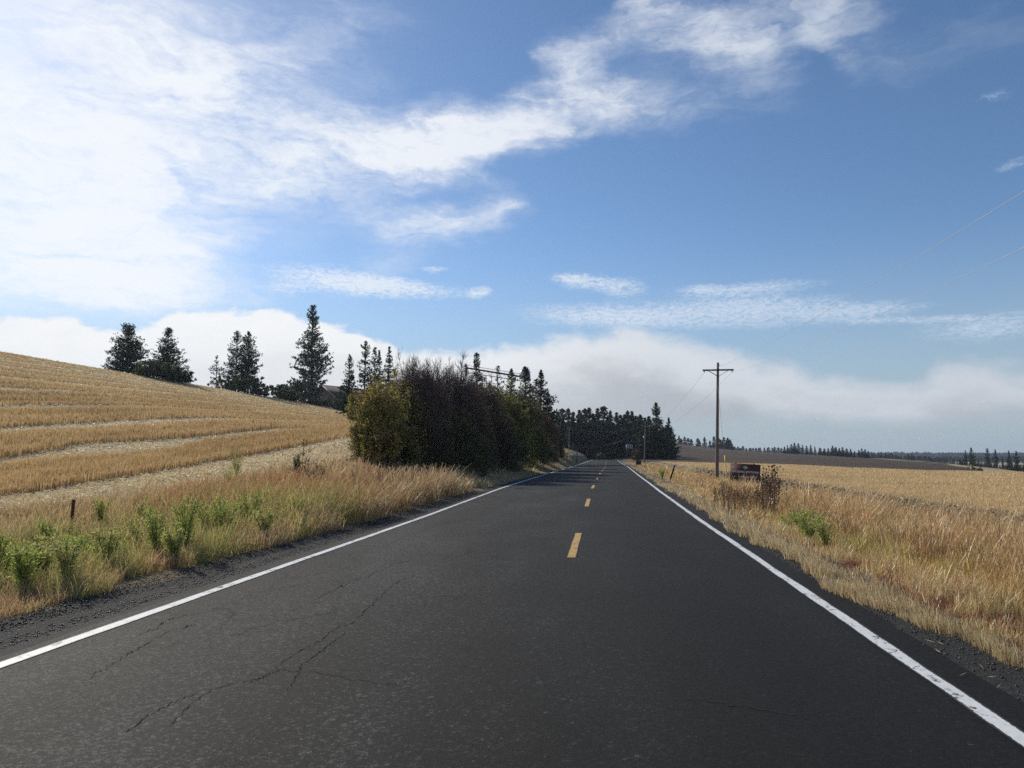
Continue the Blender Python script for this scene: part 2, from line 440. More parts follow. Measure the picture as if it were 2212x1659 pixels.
# asphalt
m, N = newmat('asphalt'); M_asphalt = m
co = N.n('ShaderNodeTexCoord').outputs['Object']
agg = N.n('ShaderNodeTexVoronoi', {'Vector': co, 'Scale': 42.0, 'Randomness': 1.0}).outputs['Color']
agg2 = N.n('ShaderNodeTexVoronoi', {'Vector': co, 'Scale': 95.0}).outputs['Color']
aggf = N.m('ADD', N.m('MULTIPLY', N.n('ShaderNodeSeparateXYZ', {0: agg}).outputs[0], .6), N.m('MULTIPLY', N.n('ShaderNodeSeparateXYZ', {0: agg2}).outputs[0], .4))
chip = N.m('ADD', N.m('MULTIPLY', N.rng(N.n('ShaderNodeSeparateXYZ', {0: agg}).outputs[1], .90, .95, 0, 1), .7), N.rng(N.n('ShaderNodeSeparateXYZ', {0: agg2}).outputs[1], .86, .93, 0, 1))
fine = N.noise(co, 160, 3, .7)
mid = N.noise(co, 9, 5, .65)
big = N.noise(N.vm('MULTIPLY', co, (.6, .12, 1)), 1.0, 3, .5, .5)
trk = N.noise(N.vm('MULTIPLY', co, (.9, .02, 1)), 1.0, 3, .5)
sx = N.n('ShaderNodeSeparateXYZ', {0: co}).outputs[0]
stain = N.m('MULTIPLY', N.rng(N.m('ABSOLUTE', N.m('SUBTRACT', sx, 1.15)), 0, 1.1, 1, 0), N.rng(big, .3, .62))
v = N.m('ADD', N.m('ADD', N.m('MULTIPLY', N.m('POWER', aggf, 2.6), N.rng(sx, -4.0, 1.0, 1.0, .6)), N.m('MULTIPLY', chip, N.rng(sx, -4.0, 1.5, .48, .18))), N.m('ADD', N.m('MULTIPLY', mid, .03), N.m('ADD', N.m('MULTIPLY', big, .75), N.m('MULTIPLY', trk, .45))))
v = N.m('SUBTRACT', v, N.m('MULTIPLY', stain, .22))
v = N.m('ADD', v, N.rng(sx, -3.5, .8, .02, -.02))
patch = N.noise(N.vm('MULTIPLY', co, (.5, .28, 1)), 1.0, 4, .55, .4)
v = N.m('ADD', v, N.rng(patch, .35, .7, -.12, .11))
base = N.ramp(N.rng(v, .35, 1.45, 0, 1, False), [(0, (.0035, .0035, .0033)), (.35, (.0095, .0094, .009)), (.65, (.020, .0198, .019)), (1, (.10, .097, .09))])
# hairline cracking, denser in the left lane
cw = N.vm('ADD', co, N.vm('MULTIPLY', N.vm('SUBTRACT', N.noise(co, 2.2, 5, .7, 0, True), (.5, .5, .5)), (.9, .9, 0)))
trn = N.rng(N.noise(N.vm('MULTIPLY', co, (.02, .35, 1)), 1.0, 2, .5), .45, .6)
vo = N.n('ShaderNodeTexVoronoi', {'Vector': N.vm('MULTIPLY', cw, (1.5, .55, 1)), 'Scale': 1.0}, feature='DISTANCE_TO_EDGE').outputs[0]
cm = N.m('MULTIPLY', N.rng(vo, .004, .013, 1, 0), N.m('MULTIPLY', N.rng(N.noise(co, .35, 3, .6), .5, .62), N.rng(sx, -.5, -1.6, .1, .8)))
base = N.mix(cm, base, (.006, .006, .006))
hgt = N.m('ADD', N.m('MULTIPLY', aggf, 1.0), N.m('ADD', N.m('MULTIPLY', fine, .6), N.m('MULTIPLY', cm, -3)))
b = N.n('ShaderNodeBump', {'Height': hgt, 'Strength': 1.0, 'Distance': .008})
rg = .80
p = N.n('ShaderNodeBsdfPrincipled', {'Base Color': base, 'Roughness': rg, 'Normal': b.outputs[0], 'Specular IOR Level': .2})
finish(N, p.outputs[0])

def paint(name, col, wear_edge, wear_all):
    m, N = newmat(name)
    uv = N.n('ShaderNodeAttribute', attribute_name='Col').outputs['Color']     # r: 0..1 across the line
    u = N.n('ShaderNodeSeparateXYZ', {0: uv}).outputs[0]
    co = N.n('ShaderNodeTexCoord').outputs['Object']
    e = N.m('MULTIPLY', N.m('ABSOLUTE', N.m('SUBTRACT', u, .5)), 2)
    nz = N.noise(co, 22, 6, .75)
    nb = N.noise(co, 3.5, 5, .7)
    crk = N.n('ShaderNodeTexVoronoi', {'Vector': N.vm('ADD', N.vm('MULTIPLY', co, (4, 2.2, 1)), N.vm('MULTIPLY', N.noise(co, 5, 4, .6, 0, True), (1.4, 1.4, 0))), 'Scale': 1.0}, feature='DISTANCE_TO_EDGE').outputs[0]
    wear = N.m('ADD', N.m('MULTIPLY', N.rng(e, .6, 1.05), wear_edge), N.m('ADD', N.m('MULTIPLY', nz, .62), N.m('MULTIPLY', nb, .42)))
    wm = N.m('MAXIMUM', N.rng(wear, wear_all, wear_all + .08), N.m('MULTIPLY', N.rng(crk, .012, .035, 1, 0), N.rng(nb, .45, .6)))
    c = N.mix(N.rng(nz, .3, .7), tuple(x * .8 for x in col), col)
    c = N.mix(wm, c, (.035, .033, .03))
    b = N.n('ShaderNodeBump', {'Height': N.noise(co, 120, 3, .7), 'Strength': .5, 'Distance': .004})
    p = N.n('ShaderNodeBsdfPrincipled', {'Base Color': c, 'Roughness': .6, 'Normal': b.outputs[0], 'Specular IOR Level': .3})
    finish(N, p.outputs[0]); return m
M_white = paint('white_paint', (.74, .75, .74),  .42, .66)
M_white_r = paint('white_paint_worn', (.72, .73, .72), .46, .62)
M_yellow = paint('yellow_paint', (.55, .33, .09), .3, .66)
M_crack = mat_simple('crack_dirt', (.008, .008, .008), .95, 5, .2, .1)
M_gravel = mat_simple('dark_gravel', (.022, .021, .020), .95, 30, .7, 1.0, 60)
M_wood = mat_simple('weathered_wood', (.17, .135, .115), .9, 6, .45, .6, 20, stretch=(3, 3, .35))
M_wood_dk = mat_simple('dark_wood', (.06, .048, .042), .9, 6, .4, .5, stretch=(3, 3, .5))
M_steel = mat_simple('galvanised_steel', (.35, .36, .36), .5, 10, .2, .1, metal=.6)
M_rust = mat_simple('rusty_steel', (.09, .04, .028), .85, 14, .4, .4)
M_wire = mat_simple('aluminium_wire', (.55, .56, .57), .45, 4, .1, 0.0, metal=.3)
M_wire_dk = mat_simple('dark_wire', (.16, .17, .18), .5, 4, .1, 0.0)
M_yguard = mat_simple('yellow_plastic', (.75, .55, .07), .5, 6, .1, .1)
M_signb = mat_simple('brown_sign_paint', (.09, .032, .022), .6, 5, .15, .2)
M_signw = mat_simple('faded_white_letters', (.80, .78, .76), .7, 10, .15, .1)
M_emblem = mat_simple('pale_green_emblem', (.50, .58, .48), .7, 10, .15, .1)
M_roof = mat_simple('brown_metal_roof', (.085, .062, .06), .95, 4, .3, .2, stretch=(1, 4, 1))
M_siding = mat_simple('grey_siding', (.16, .135, .12), .85, 4, .2, .3, stretch=(.4, .4, 6))
M_trim = mat_simple('white_trim', (.55, .55, .52), .7, 8, .1, .1)
M_glass = mat_simple('dark_glass', (.02, .022, .025), .15, 4, .1, 0.0, spec=.6)
M_whitewall = mat_simple('white_boards', (.62, .63, .64), .7, 6, .12, .1)
M_ceramic = mat_simple('brown_ceramic', (.07, .04, .03), .3, 8, .1, 0.0)

# ------------------------------------------------------------------ ground sheet
def axis(segs):
    o = []
    for a, b, st in segs: o.append(np.arange(a, b, st))
    return np.unique(np.round(np.concatenate(o), 4))
def geo(a, b, r, s0):
    o = [a]; s = s0
    while o[-1] < b: o.append(o[-1] + s); s *= r
    return np.array(o)
gx = np.unique(np.concatenate([-geo(100, 5000, 1.12, 3), np.arange(-100, -32, .8), np.arange(-32, 18, .22), geo(18, 5000, 1.05, .3)]))
gy = np.unique(np.concatenate([-geo(6, 3000, 1.3, 2), np.arange(-6, 45, .3), geo(45, 5200, 1.014, .32)]))
GX, GY = np.meshgrid(gx, gy)
GZ = terrain(GX, GY)

# --- what grows or lies where on the ground (colours of the soil / litter itself)
def band_phase(X, Y):
    """swath lines on the hill: 0 at the middle of each straw gap"""
    q = (-(X + 20.2)) + 1.0 * np.sin(Y * .045 + .6) + .6 * np.sin(Y * .11) + .05 * (Y - 22) * sstep(Y, 22, 90) * .4
    return q
GAPS = np.array([0.0, 6.3, 12.6, 19.2, 26.0, 32.5, 38.0, 42.5, 46.0, 49.5, 53, 56.5, 60, 63.5])
GW = np.array([1.2, .95, .95, 1.1, 1.15, 1.15, 1.1, 1.0, .95, .9, .85, .85, .8, .8])
def gapmask(X, Y):
    q = band_phase(X, Y)
    m = np.zeros_like(q)
    for i, (g, w) in enumerate(zip(GAPS, GW)):
        ww = w * (.55 + .9 * vnoise(Y * .05 + i * 7.3, i * 3.1 + 0 * Y, 5))
        if i == 1: ww = ww + 1.3 * np.exp(-((Y - 37) / 5.0) ** 2)
        if i == 0: ww = .8 + 0 * ww
        dd = q - g
        if i == 0: dd = np.where(X > -20.2, 0 + np.maximum(-15.3 - .5 * vnoise(Y * .4, Y * 0, 6) - X, 0) * 0 + np.where(X > -15.5 + .8 * (vnoise(Y * .4, Y * 0, 6) - .5), 9, 0), dd)
        m = np.maximum(m, 1 - sstep(np.abs(dd), ww * .75, ww * 1.05))
    return m
D_, AZ_ = depth_az(GX, GY)
XL = GX - cx(GY); LS = -XL - 4.4; RS = XL - 3.7
colr = np.zeros(GX.shape + (3,))
colr[:] = (.20, .16, .09)
def setc(mask, c):
    mask = np.clip(mask, 0, 1)[..., None]
    colr[:] = colr * (1 - mask) + np.array(c) * mask
big_n = fbm(GX / 6, GY / 6, 21)
setc((LS > -1) & (LS < 16), (.19, .145, .085))
setc(sstep(big_n, .45, .6) * (np.abs(LS - 7) < 8), (.22, .17, .095))
hillm = (GX < -18.6) & (GY < 700)
setc(hillm, (.21, .15, .075))
setc((GX < -15) * (GY < 90) * (GY > 0) * gapmask(GX, GY), (.64, .51, .31))
setc(hillm * gapmask(GX, GY), (.64, .51, .31))
setc((RS > 0) & (RS < 11), (.17, .125, .065))
setc((RS > .35) & (RS < 1.0) & (fbm(GX, GY * .5, 4) > .45), (.05, .045, .04))
fieldR = (RS > 6.8) & (D_ < edge_D(AZ_)) 
setc(fieldR * sstep(RS, 9.4, 11.0), (.46, .34, .19))
setc(fieldR * (RS < 10.6) , (.12, .09, .06))
setc(fieldR * (RS < 10.6) * sstep(fbm(GX * 2, GY * 2, 8), .45, .6), (.38, .30, .17))
beyond = (RS > 4) & (D_ >= edge_D(AZ_))
rDg = np.interp(AZ_, R_AZ, RD)
setc(beyond, (.064, .043, .027))
setc(beyond * sstep(fbm(GX / 60, GY / 25, 31), .5, .7) * .6, (.10, .075, .058))
# young strip next to forest on the plough
setc((D_ > rDg * 1.02) & (RS > 4), (.18, .16, .08))
setc((D_ > rDg * 1.05) & (AZ_ > az_of_u(2030)), (.36, .29, .16))
setc(((D_ > 1300)), (.05, .07, .04))
setc((GY > 205) & (np.abs(XL) < 4.2), (.20, .16, .09))
gm = MB()
idx = np.arange(GX.size).reshape(GX.shape)
q = np.stack([idx[:-1, :-1], idx[:-1, 1:], idx[1:, 1:], idx[1:, :-1]], -1).reshape(-1, 4)
gm.add(np.stack([GX, GY, GZ], -1), q, None, colr.reshape(-1, 3))
ground = gm.build('ground', M_ground, smooth=True)
tag(ground, kind='structure')

# ------------------------------------------------------------------ road
def strip(name, xl, xr, y0, y1, dz, mat, parent=None, step=1.0, wob=0.0, thick=0.0):
    ys = np.arange(y0, y1 + 1e-6, step) if y1 - y0 > step else np.array([y0, y1])
    if ys[-1] < y1 - 1e-3: ys = np.append(ys, y1)
    n = len(ys); c = cx(ys); z = zr(ys) + dz
    K = 9 if (xr - xl) > 2 else 2
    ts = np.linspace(0, 1, K)
    V = []; C = []
    for i in range(n):
        w0 = wob * (vnoise(ys[i] * 1.7, 3.3, 11) - .5) * 2; w1_ = wob * (vnoise(ys[i] * 1.9, 8.3, 12) - .5) * 2
        for t in ts:
            V.append((c[i] + xl + w0 + (xr + w1_ - xl - w0) * t, ys[i], z[i])); C.append((t, .5, .5))
    q = [(i * K + j, i * K + j + 1, (i + 1) * K + j + 1, (i + 1) * K + j) for i in range(n - 1) for j in range(K - 1)]
    b = MB(); b.add(V, q, None, np.array(C)); return b.build(name, mat, parent)
road = strip('road', -3.56, 3.70, -12, 330, 0.012, M_asphalt, step=.5, wob=.05)
tag(road, kind='structure')
strip('edge_line', -3.43, -3.29, -12, 206, .017, M_white, road, .25, .008)
strip('edge_line', 3.28, 3.42, -12, 206, .017, M_white_r, road, .25, .012)
for k, yc in enumerate([1.2, 12.8, 23.3, 33.4, 44.5, 55.7, 67, 78, 89.5, 101, 112, 123, 134, 145, 156, 167, 178, 189, 200]):
    if k == 0: continue
    L = 3.4 if k < 3 else 3.2
    strip('centre_dash', .52, .66, yc - L / 2, yc + L / 2, .017, M_yellow, road, .2, .006)
# traced cracks (photo pixels -> road surface)
def road_pt(u, v):
    D = EYE * F / (v - 981.0); X, Y = place(u, D); return X, Y
cracks = [
    [(560, 1460), (600, 1442), (640, 1408), (668, 1390), (702, 1376), (730, 1350), (770, 1337), (800, 1310), (822, 1288), (850, 1262), (880, 1245), (915, 1232)],
    [(395, 1545), (440, 1500), (480, 1472), (520, 1462), (560, 1455), (600, 1440), (630, 1433), (690, 1438), (760, 1450), (840, 1462), (880, 1464)],
    [(225, 1450), (262, 1425), (300, 1404), (320, 1390), (352, 1372), (395, 1350), (440, 1340)],
    [(320, 1365), (360, 1345), (380, 1330), (420, 1322), (450, 1318)],
    [(640, 1475), (660, 1440), (665, 1420), (700, 1400), (715, 1385), (760, 1355)],
    [(1470, 1492), (1530, 1500), (1570, 1506), (1640, 1518), (1700, 1528)],
    [(690, 1290), (740, 1262), (800, 1240), (860, 1215), (900, 1200)],
    [(300, 1560), (360, 1520), (420, 1490), (455, 1478)],
]
cb = MB()
for line in cracks:
    pts_ = []
    for (a0, b0), (a1, b1) in zip(line[:-1], line[1:]):
        for t in np.linspace(0, 1, 10)[:-1]:
            pts_.append((a0 + (a1 - a0) * t + rng.normal(0, 2.6), b0 + (b1 - b0) * t + rng.normal(0, 1.5)))
    W3 = np.array([road_pt(*p_) for p_ in pts_])
    n = len(W3); tdir = np.gradient(W3, axis=0); tdir /= np.linalg.norm(tdir, axis=1, keepdims=True) + 1e-9
    nd = np.stack([-tdir[:, 1], tdir[:, 0]], 1)
    w = .0034 * np.clip(rng.normal(1, .6, n), .35, 2.6) * np.sin(np.linspace(.15, math.pi - .15, n)) ** .5 + .001
    V = np.concatenate([np.c_[W3 + nd * w[:, None], np.full(n, .0165)], np.c_[W3 - nd * w[:, None], np.full(n, .0165)]])
    V[:, 2] = zr(V[:, 1]) + .0165
    cb.add(V, [(i, i + 1, n + i + 1, n + i) for i in range(n - 1)])
cb.build('cracks', M_crack, road)['label'] = 'thin dark wandering cracks in the asphalt'

# shoulders of dark gravel
def shoulder(name, s, w_near, lab):
    ys = np.concatenate([np.arange(-12, 60, .25), np.arange(60, 206, 1.0)])
    us = np.linspace(0, 1, 6); V = []
    for y in ys:
        c = float(cx(y)); wd = (w_near(y) + (vnoise(y * .9, 2.2, 31 + (s > 0)) - .5) * .35 + (vnoise(y * 3.1, 4.2, 35) - .5) * .12)
        xo = 3.44 if s < 0 else 3.58
        X = c + s * (xo + wd * us)
        zz = np.maximum(terrain(X, np.full(6, y)) + .012, 0) * 0 + terrain(X, np.full(6, y)) + .014
        zz[0] = zr(y) + .004; zz[1] = max(zz[1], zr(y) - .01) if us[1] * wd < .3 else zz[1]
        V += [(X[i], y, zz[i]) for i in range(6)]
    n = len(ys); f = []
    for i in range(n - 1):
        for j in range(5):
            a_ = (i * 6 + j, i * 6 + j + 1, (i + 1) * 6 + j + 1, (i + 1) * 6 + j)
            f.append(a_ if s > 0 else a_[::-1])
    b = MB(); b.add(V, f); o = b.build(name, M_gravel); tag(o, kind='structure'); return o
lw = lambda y: float(np.interp(y, [-12, 0, 3, 10, 16, 40, 80, 206], [1.0, 1.0, .98, 1.0, .8, .65, .5, .4]))
rw = lambda y: float(np.interp(y, [-12, 3, 4.5, 6.5, 9, 15, 40, 206], [1.3, 1.2, .95, .55, .35, .3, .25, .25]))
shoulder('gravel_shoulder', -1, lw, '')
shoulder('gravel_shoulder', 1, rw, '')

# loose stones on both shoulders
def stones():
    n = 34000
    s = np.where(rng.random(n) < .72, -1, 1)
    y = 2.2 * np.exp(rng.random(n) * math.log(30 / 2.2))
    wl = np.interp(y, [0, 10, 16, 40], [1.08, 1.08, .9, .75]); wr_ = np.interp(y, [0, 4.5, 6.5, 9, 40], [1.5, 1.2, .7, .45, .35])
    w = np.where(s < 0, wl, wr_)
    X = cx(y) + s * (np.where(s < 0, 3.52, 3.68) + w * rng.random(n) ** .8)
    sz = .004 + .011 * rng.random(n) ** 3 + .0002 * y
    z = terrain(X, y) + .012 + sz * .3
    octv = np.array([(1, 0, 0), (-1, 0, 0), (0, 1, 0), (0, -1, 0), (0, 0, 1), (0, 0, -1)], float)
    v = octv[None] * (sz[:, None, None] * rng.uniform(.6, 1.3, (n, 6, 1))) * np.array([1, 1, .75])
    a = rng.uniform(0, 6.28, n); ca, sa = np.cos(a)[:, None], np.sin(a)[:, None]
    vx = v[..., 0] * ca - v[..., 1] * sa; vy = v[..., 0] * sa + v[..., 1] * ca
    v = np.stack([vx + X[:, None], vy + y[:, None], v[..., 2] + z[:, None]], -1)
    f0 = np.array([(0, 2, 4), (2, 1, 4), (1, 3, 4), (3, 0, 4), (2, 0, 5), (1, 2, 5), (3, 1, 5), (0, 3, 5)])
    f = (np.arange(n)[:, None, None] * 6 + f0[None]).reshape(-1, 3)
    g = rng.choice([.014, .024, .04, .085], n, p=[.4, .35, .18, .07])
    c = np.repeat(g[:, None] * np.array([1, .98, .94]), 6, 0)
    b = MB(); b.add(v, None, f, c); o = b.build('gravel', M_stone)
    tag(o, 'loose dark gravel stones along both road shoulders', 'gravel', kind='stuff')
stones()

# ------------------------------------------------------------------ grass
def polar(n, d0, d1, u0, u1):
    """points spread so that each part of the view gets about the same number"""
    D = d0 * np.exp(rng.random(n) * math.log(d1 / d0))
    xc = (rng.uniform(u0, u1, n) - 1106) / F
    return D * xc * math.cos(PSI) - D * math.sin(PSI), D * math.cos(PSI) + D * xc * math.sin(PSI), D
WIND = np.array([.16, -.05])
TAN = (.45, .31, .155); PALE = (.55, .43, .25); RUST = (.34, .17, .06); OLIVE = (.28, .24, .07); GREEN = (.13, .20, .03); PINK = (.44, .30, .165); BROWN = (.17, .10, .05); STRAWC = (.80, .64, .39)
def pt_uv(u, v, z=-.1):
    D = (EYE - z) * F / (v - 981.0); return place(u, D)
def bumpm(X, Y, u, v, ru, rd, z=-.1):
    """soft patch around the ground point seen at (u,v): ru across, rd along the view, metres"""
    x0, y0 = pt_uv(u, v, z)
    return np.exp(-(((X - x0) / ru) ** 2 + ((Y - y0) / rd) ** 2))
def mixc(c, m, new):
    m = np.clip(m, 0, 1)[:, None]; return c * (1 - m) + np.asarray(new) * m

def verge_left(n=330000):
    X, Y, D = polar(n, 4.5, 130, -120, 1235)
    ls = -(X - cx(Y)) - 4.4
    ls0 = ls + (vnoise(Y * .9, 0 * Y + 2, 31) - .5) * .5 + (vnoise(Y * 3, Y * 0 + 4, 38) - .5) * .25
    wsh = np.interp(Y, [0, 10, 16, 40, 80], [.22, .22, .05, -.12, -.25])
    edge = -(X + 15.6) + 1.0 * (vnoise(X * .5, Y * .3, 41) - .5)
    ok = (ls0 > wsh) & ((edge < 0) | (rng.random(len(X)) < .04) & (X > -20) | ((Y > 60) & (X > -22)))
    X, Y, D, ls = X[ok], Y[ok], D[ok], ls[ok]
    pn = fbm(X * .55, Y * .4, 51); pn2 = fbm(X * 1.7, Y * 1.7, 52); pn3 = fbm(X * .22, Y * .18, 55)
    h = .07 + .06 * sstep(ls, 0, .8) + .17 * sstep(ls, .8, 3.0) * (.3 + pn) - .07 * sstep(ls, 7, 10)
    h = .86 * h * (.35 + 1.25 * sstep(pn2, .25, .75))
    col = np.tile(np.array(TAN), (len(X), 1))
    col = mixc(col, sstep(pn, .45, .65), PALE); col = mixc(col, sstep(pn3, .5, .66) * .8, PINK); col = mixc(col, sstep(pn2, .56, .75) * .4, OLIVE)
    col = mixc(col, (1 - sstep(ls, .3, 2.2)) * .5, (.40, .28, .13))
    # tall russet grass in front of and beside the bushes
    r1 = bumpm(X, Y, 640, 1095, 3.2, 6.0, 0); r2 = bumpm(X, Y, 560, 1085, 2.2, 3.5, 0); r3 = bumpm(X, Y, 760, 1078, 2.2, 7, .2); r4 = bumpm(X, Y, 900, 1062, 2.0, 7.5, .2)
    tall = np.clip(r1 * 1.1 + r2 * .8 + r3 * .9 + r4 * 1.1, 0, 1.15)
    tallb = sstep(Y, 23, 33) * sstep(ls, 1.2, 2.6) * (1 - .75 * sstep(ls, 6.5, 9.5)) * .7
    tt = np.maximum(tall, tallb)
    h = h + tt * (.28 + .34 * pn)
    col = mixc(col, np.clip(r1 * 1.2 + r2 * .6, 0, 1) * .85, (.46, .28, .13)); col = mixc(col, tallb * .7, (.46, .275, .125)); col = mixc(col, np.clip(r1 * 1.3 - .35, 0, 1) * sstep(pn2, .3, .6), RUST)
    col = mixc(col, r4 * .6 * sstep(pn2, .4, .6), (.22, .12, .06))
    # green weedy patch near the left edge
    g1 = np.clip(bumpm(X, Y, 70, 1250, 2.2, 3.5) + bumpm(X, Y, 330, 1195, 2.8, 3.8) + bumpm(X, Y, 520, 1155, 2.6, 3.5), 0, 1)
    col = mixc(col, g1 * sstep(pn2, .36, .62) * .75, (.36, .34, .10)); h = h + g1 * .10
    k = np.exp(rng.normal(0, .25, len(X)))
    h = np.clip(h * k, .04, 1.25)
    w = np.maximum(.0035, D * .00085) * rng.uniform(.6, 1.3, len(X))
    lean = (WIND[None] + rng.normal(0, .30, (len(X), 2))) * h[:, None]
    z = terrain(X, Y) - .01
    c = vary(col, len(X), .22, .07)
    tip = np.where((rng.random(len(X)) < .45)[:, None], np.clip(c * 1.35 + .03, 0, .7), c)
    b = MB(); b.blades(np.stack([X, Y, z], 1), h, w, lean, c, tip, np.where(1, .55, .55))
    o = b.build('dry_grass', M_grass)
    tag(o, 'tan, russet and olive dry grass covering the bank left of the road', 'grass', kind='stuff')
verge_left()

def verge_right(n=330000):
    X, Y, D = polar(n, 3.0, 150, 1280, 2330)
    rs = (X - cx(Y)) - 3.7
    rs0 = rs + (vnoise(Y * .9, 0 * Y + 2, 61) - .5) * .3 + (vnoise(Y * 3, Y * 0 + 4, 68) - .5) * .2
    start = np.interp(Y, [2, 4.5, 6.5, 9, 40], [.85, .55, .22, .06, .02])
    ok = (rs0 > start) & (rs < 7.4 + .8 * vnoise(X, Y * .4, 62)) & (X > 0)
    # thin the gravelly strip behind the pale ridge
    X, Y, D, rs = X[ok], Y[ok], D[ok], rs[ok]
    pn = fbm(X * .6, Y * .4, 71); pn2 = fbm(X * 1.8, Y * 1.6, 72); pn3 = fbm(X * .25, Y * .2, 75)
    gapg = np.exp(-((rs - .66) / .17) ** 2) * sstep(pn2, .22, .42) * np.where(Y < 20, 1, .5)
    neargap = (1 - sstep(Y, 3.5, 6.5)) * (rs < 1.4) * .75
    keep = rng.random(len(X)) > np.clip(gapg * .9 + neargap, 0, .95)
    X, Y, D, rs, pn, pn2, pn3 = [q_[keep] for q_ in (X, Y, D, rs, pn, pn2, pn3)]
    h = .09 + .05 * (1 - sstep(rs, .3, .8)) + .08 * sstep(rs, .8, 1.2) + .36 * sstep(rs, 1.3, 3.0) * (.45 + .7 * pn)
    h = h * (1 - .62 * sstep(Y, 29, 38))
    h = h * (.5 + 1.0 * sstep(pn2, .25, .75))
    h = h * (1 - .5 * sstep(rs, 5.0, 7.0))
    col = np.tile(np.array((.56, .335, .125)), (len(X), 1))
    col = mixc(col, (1 - sstep(rs, .5, 1.6)) * .85, (.57, .43, .24))
    col = mixc(col, sstep(pn, .45, .65) * .6 * sstep(rs, 1.5, 3), (.52, .27, .10))
    col = mixc(col, sstep(pn2, .5, .68) * .35, PALE); col = mixc(col, sstep(pn3, .58, .72) * .3, (.34, .28, .10))
    og = .45 * bumpm(X, Y, 2040, 1240, .6, .9) + .5 * bumpm(X, Y, 2190, 1330, .5, .8) + 1.1 * bumpm(X, Y, 1770, 1160, .5, 3.4)
    col = mixc(col, og * .8 * sstep(pn2, .25, .5), (.36, .36, .09))
    red = (np.exp(-((rs - 1.0) / .32) ** 2)) * sstep(fbm(X * 3, Y * 2.4, 77), .5, .62) * (Y < 12)
    col = mixc(col, red, (.20, .05, .03))
    h = np.where(red > .5, h * .6, h)
    k = np.exp(rng.normal(0, .25, len(X))); h = np.clip(h * k, .03, 1.1)
    w = np.maximum(.003, D * .00085) * rng.uniform(.6, 1.3, len(X))
    lean = (np.array([.10, .02])[None] + rng.normal(0, .26, (len(X), 2))) * h[:, None]
    lean[:, 0] -= np.where(rs < .8, .25, 0) * h
    z = terrain(X, Y) - .01
    c = vary(col, len(X), .22, .06)
    tip = np.where((rng.random(len(X)) < .5)[:, None], np.clip(c * 1.3 + .03, 0, .7), c)
    b = MB(); b.blades(np.stack([X, Y, z], 1), h, w, lean, c, tip)
    o = b.build('dry_grass', M_grass)
    tag(o, 'pale roadside fringe and tall golden brown grass right of the road', 'grass', kind='stuff')
verge_right()

def specks():
    """fine dry florets and leaf bits through the tops of the tall grass"""
    b = MB()
    for (n, d0, d1, u0, u1, s) in ((110000, 6, 45, -60, 1150, -1), (150000, 4, 60, 1480, 2330, 1)):
        X, Y, D = polar(n, d0, d1, u0, u1); q_ = s * (X - cx(Y))
        pn = fbm(X * .6, Y * .4, 71 if s > 0 else 51)
        if s < 0:
            t = np.clip(bumpm(X, Y, 640, 1095, 3.2, 6.0, 0) + .8 * sstep(Y, 23, 33) * sstep(q_, 5.6, 7) + .25, 0, 1); ok = (q_ > 5.2) & (X > -14.5) & (rng.random(n) < t)
            hh = .12 + .42 * t * (.6 + .6 * pn); c0 = mixc(np.tile((.50, .36, .19), (n, 1)), np.clip(t - .25, 0, 1), (.52, .29, .12))
        else:
            t = sstep(q_, 5.0, 6.8) * (1 - .6 * sstep(q_, 9.5, 11)); ok = (q_ > 4.6) & (q_ < 11.2) & (rng.random(n) < t)
            hh = (.10 + .40 * t * (.45 + .7 * pn)) * (1 - .62 * sstep(Y, 29, 38)); c0 = np.tile((.58, .38, .17), (n, 1))
        X, Y, D, hh, c0 = X[ok], Y[ok], D[ok], hh[ok], c0[ok]; n = len(X)
        z = terrain(X, Y) + hh * rng.uniform(.55, 1.18, n)
        b.leaves(np.stack([X, Y, z], 1), rng.normal(size=(n, 3)) * np.array([1, 1, 1.2]), np.maximum(.018, D * .0016) * rng.uniform(.7, 1.5, n), np.maximum(.006, D * .0008), vary(c0, n, .3, .06))
    o = b.build('dry_florets', M_grass)
    tag(o, 'fine dry florets scattered through the tall roadside grass', 'grass', kind='stuff')
specks()

def seed_heads():
    """grass panicles that catch the light, both verges"""
    b = MB()
    for (n, d0, d1, u0, u1, s) in ((26000, 9, 60, -60, 1000, -1), (30000, 5, 70, 1500, 2300, 1)):
        X, Y, D = polar(n, d0, d1, u0, u1)
        q_ = s * (X - cx(Y))
        if s < 0: ok = (q_ > 6.0) & (X > -15)
        else: ok = (q_ > 5.6) & (q_ < 11.2)
        X, Y, D = X[ok], Y[ok], D[ok]
        pn = fbm(X * .5, Y * .4, 81); k = rng.random(len(X)) < sstep(pn, .35, .6) * .8 + .1
        X, Y, D = X[k], Y[k], D[k]
        if s < 0: hh = .22 + .42 * np.clip(bumpm(X, Y, 630, 1105, 3, 5, 0) + sstep(Y, 22, 34), 0, 1)
        else: hh = (.34 + .26 * fbm(X * .6, Y * .4, 71)) * (1 - .6 * sstep(Y, 29, 38))
        hh = hh * np.exp(rng.normal(0, .15, len(X)))
        base = np.stack([X, Y, terrain(X, Y)], 1)
        ln = rng.normal(0, .12, (len(X), 2)) + (WIND if s < 0 else np.array([.08, 0]))
        tip = base + np.c_[ln * hh[:, None], hh]
        c = vary((.54, .38, .2), len(X), .2, .05)
        A = np.stack([base, (base + tip) / 2 + np.c_[ln * .02, np.zeros(len(X))], tip], 1)
        b.tubes(A, np.maximum(.0012, D * .00016), np.maximum(.001, D * .00014), 2, 3, c * .8)
        dv = np.c_[ln * .9 + rng.normal(0, .15, (len(X), 2)), np.full(len(X), 1.0)]
        b.leaves(tip - dv * .04, dv, rng.uniform(.07, .14, len(X)), np.maximum(.014, D * .0013), c)
    o = b.build('grass_seed_heads', M_grass)
    tag(o, 'feathery seed heads standing above the roadside grass', 'grass', kind='stuff')
seed_heads()

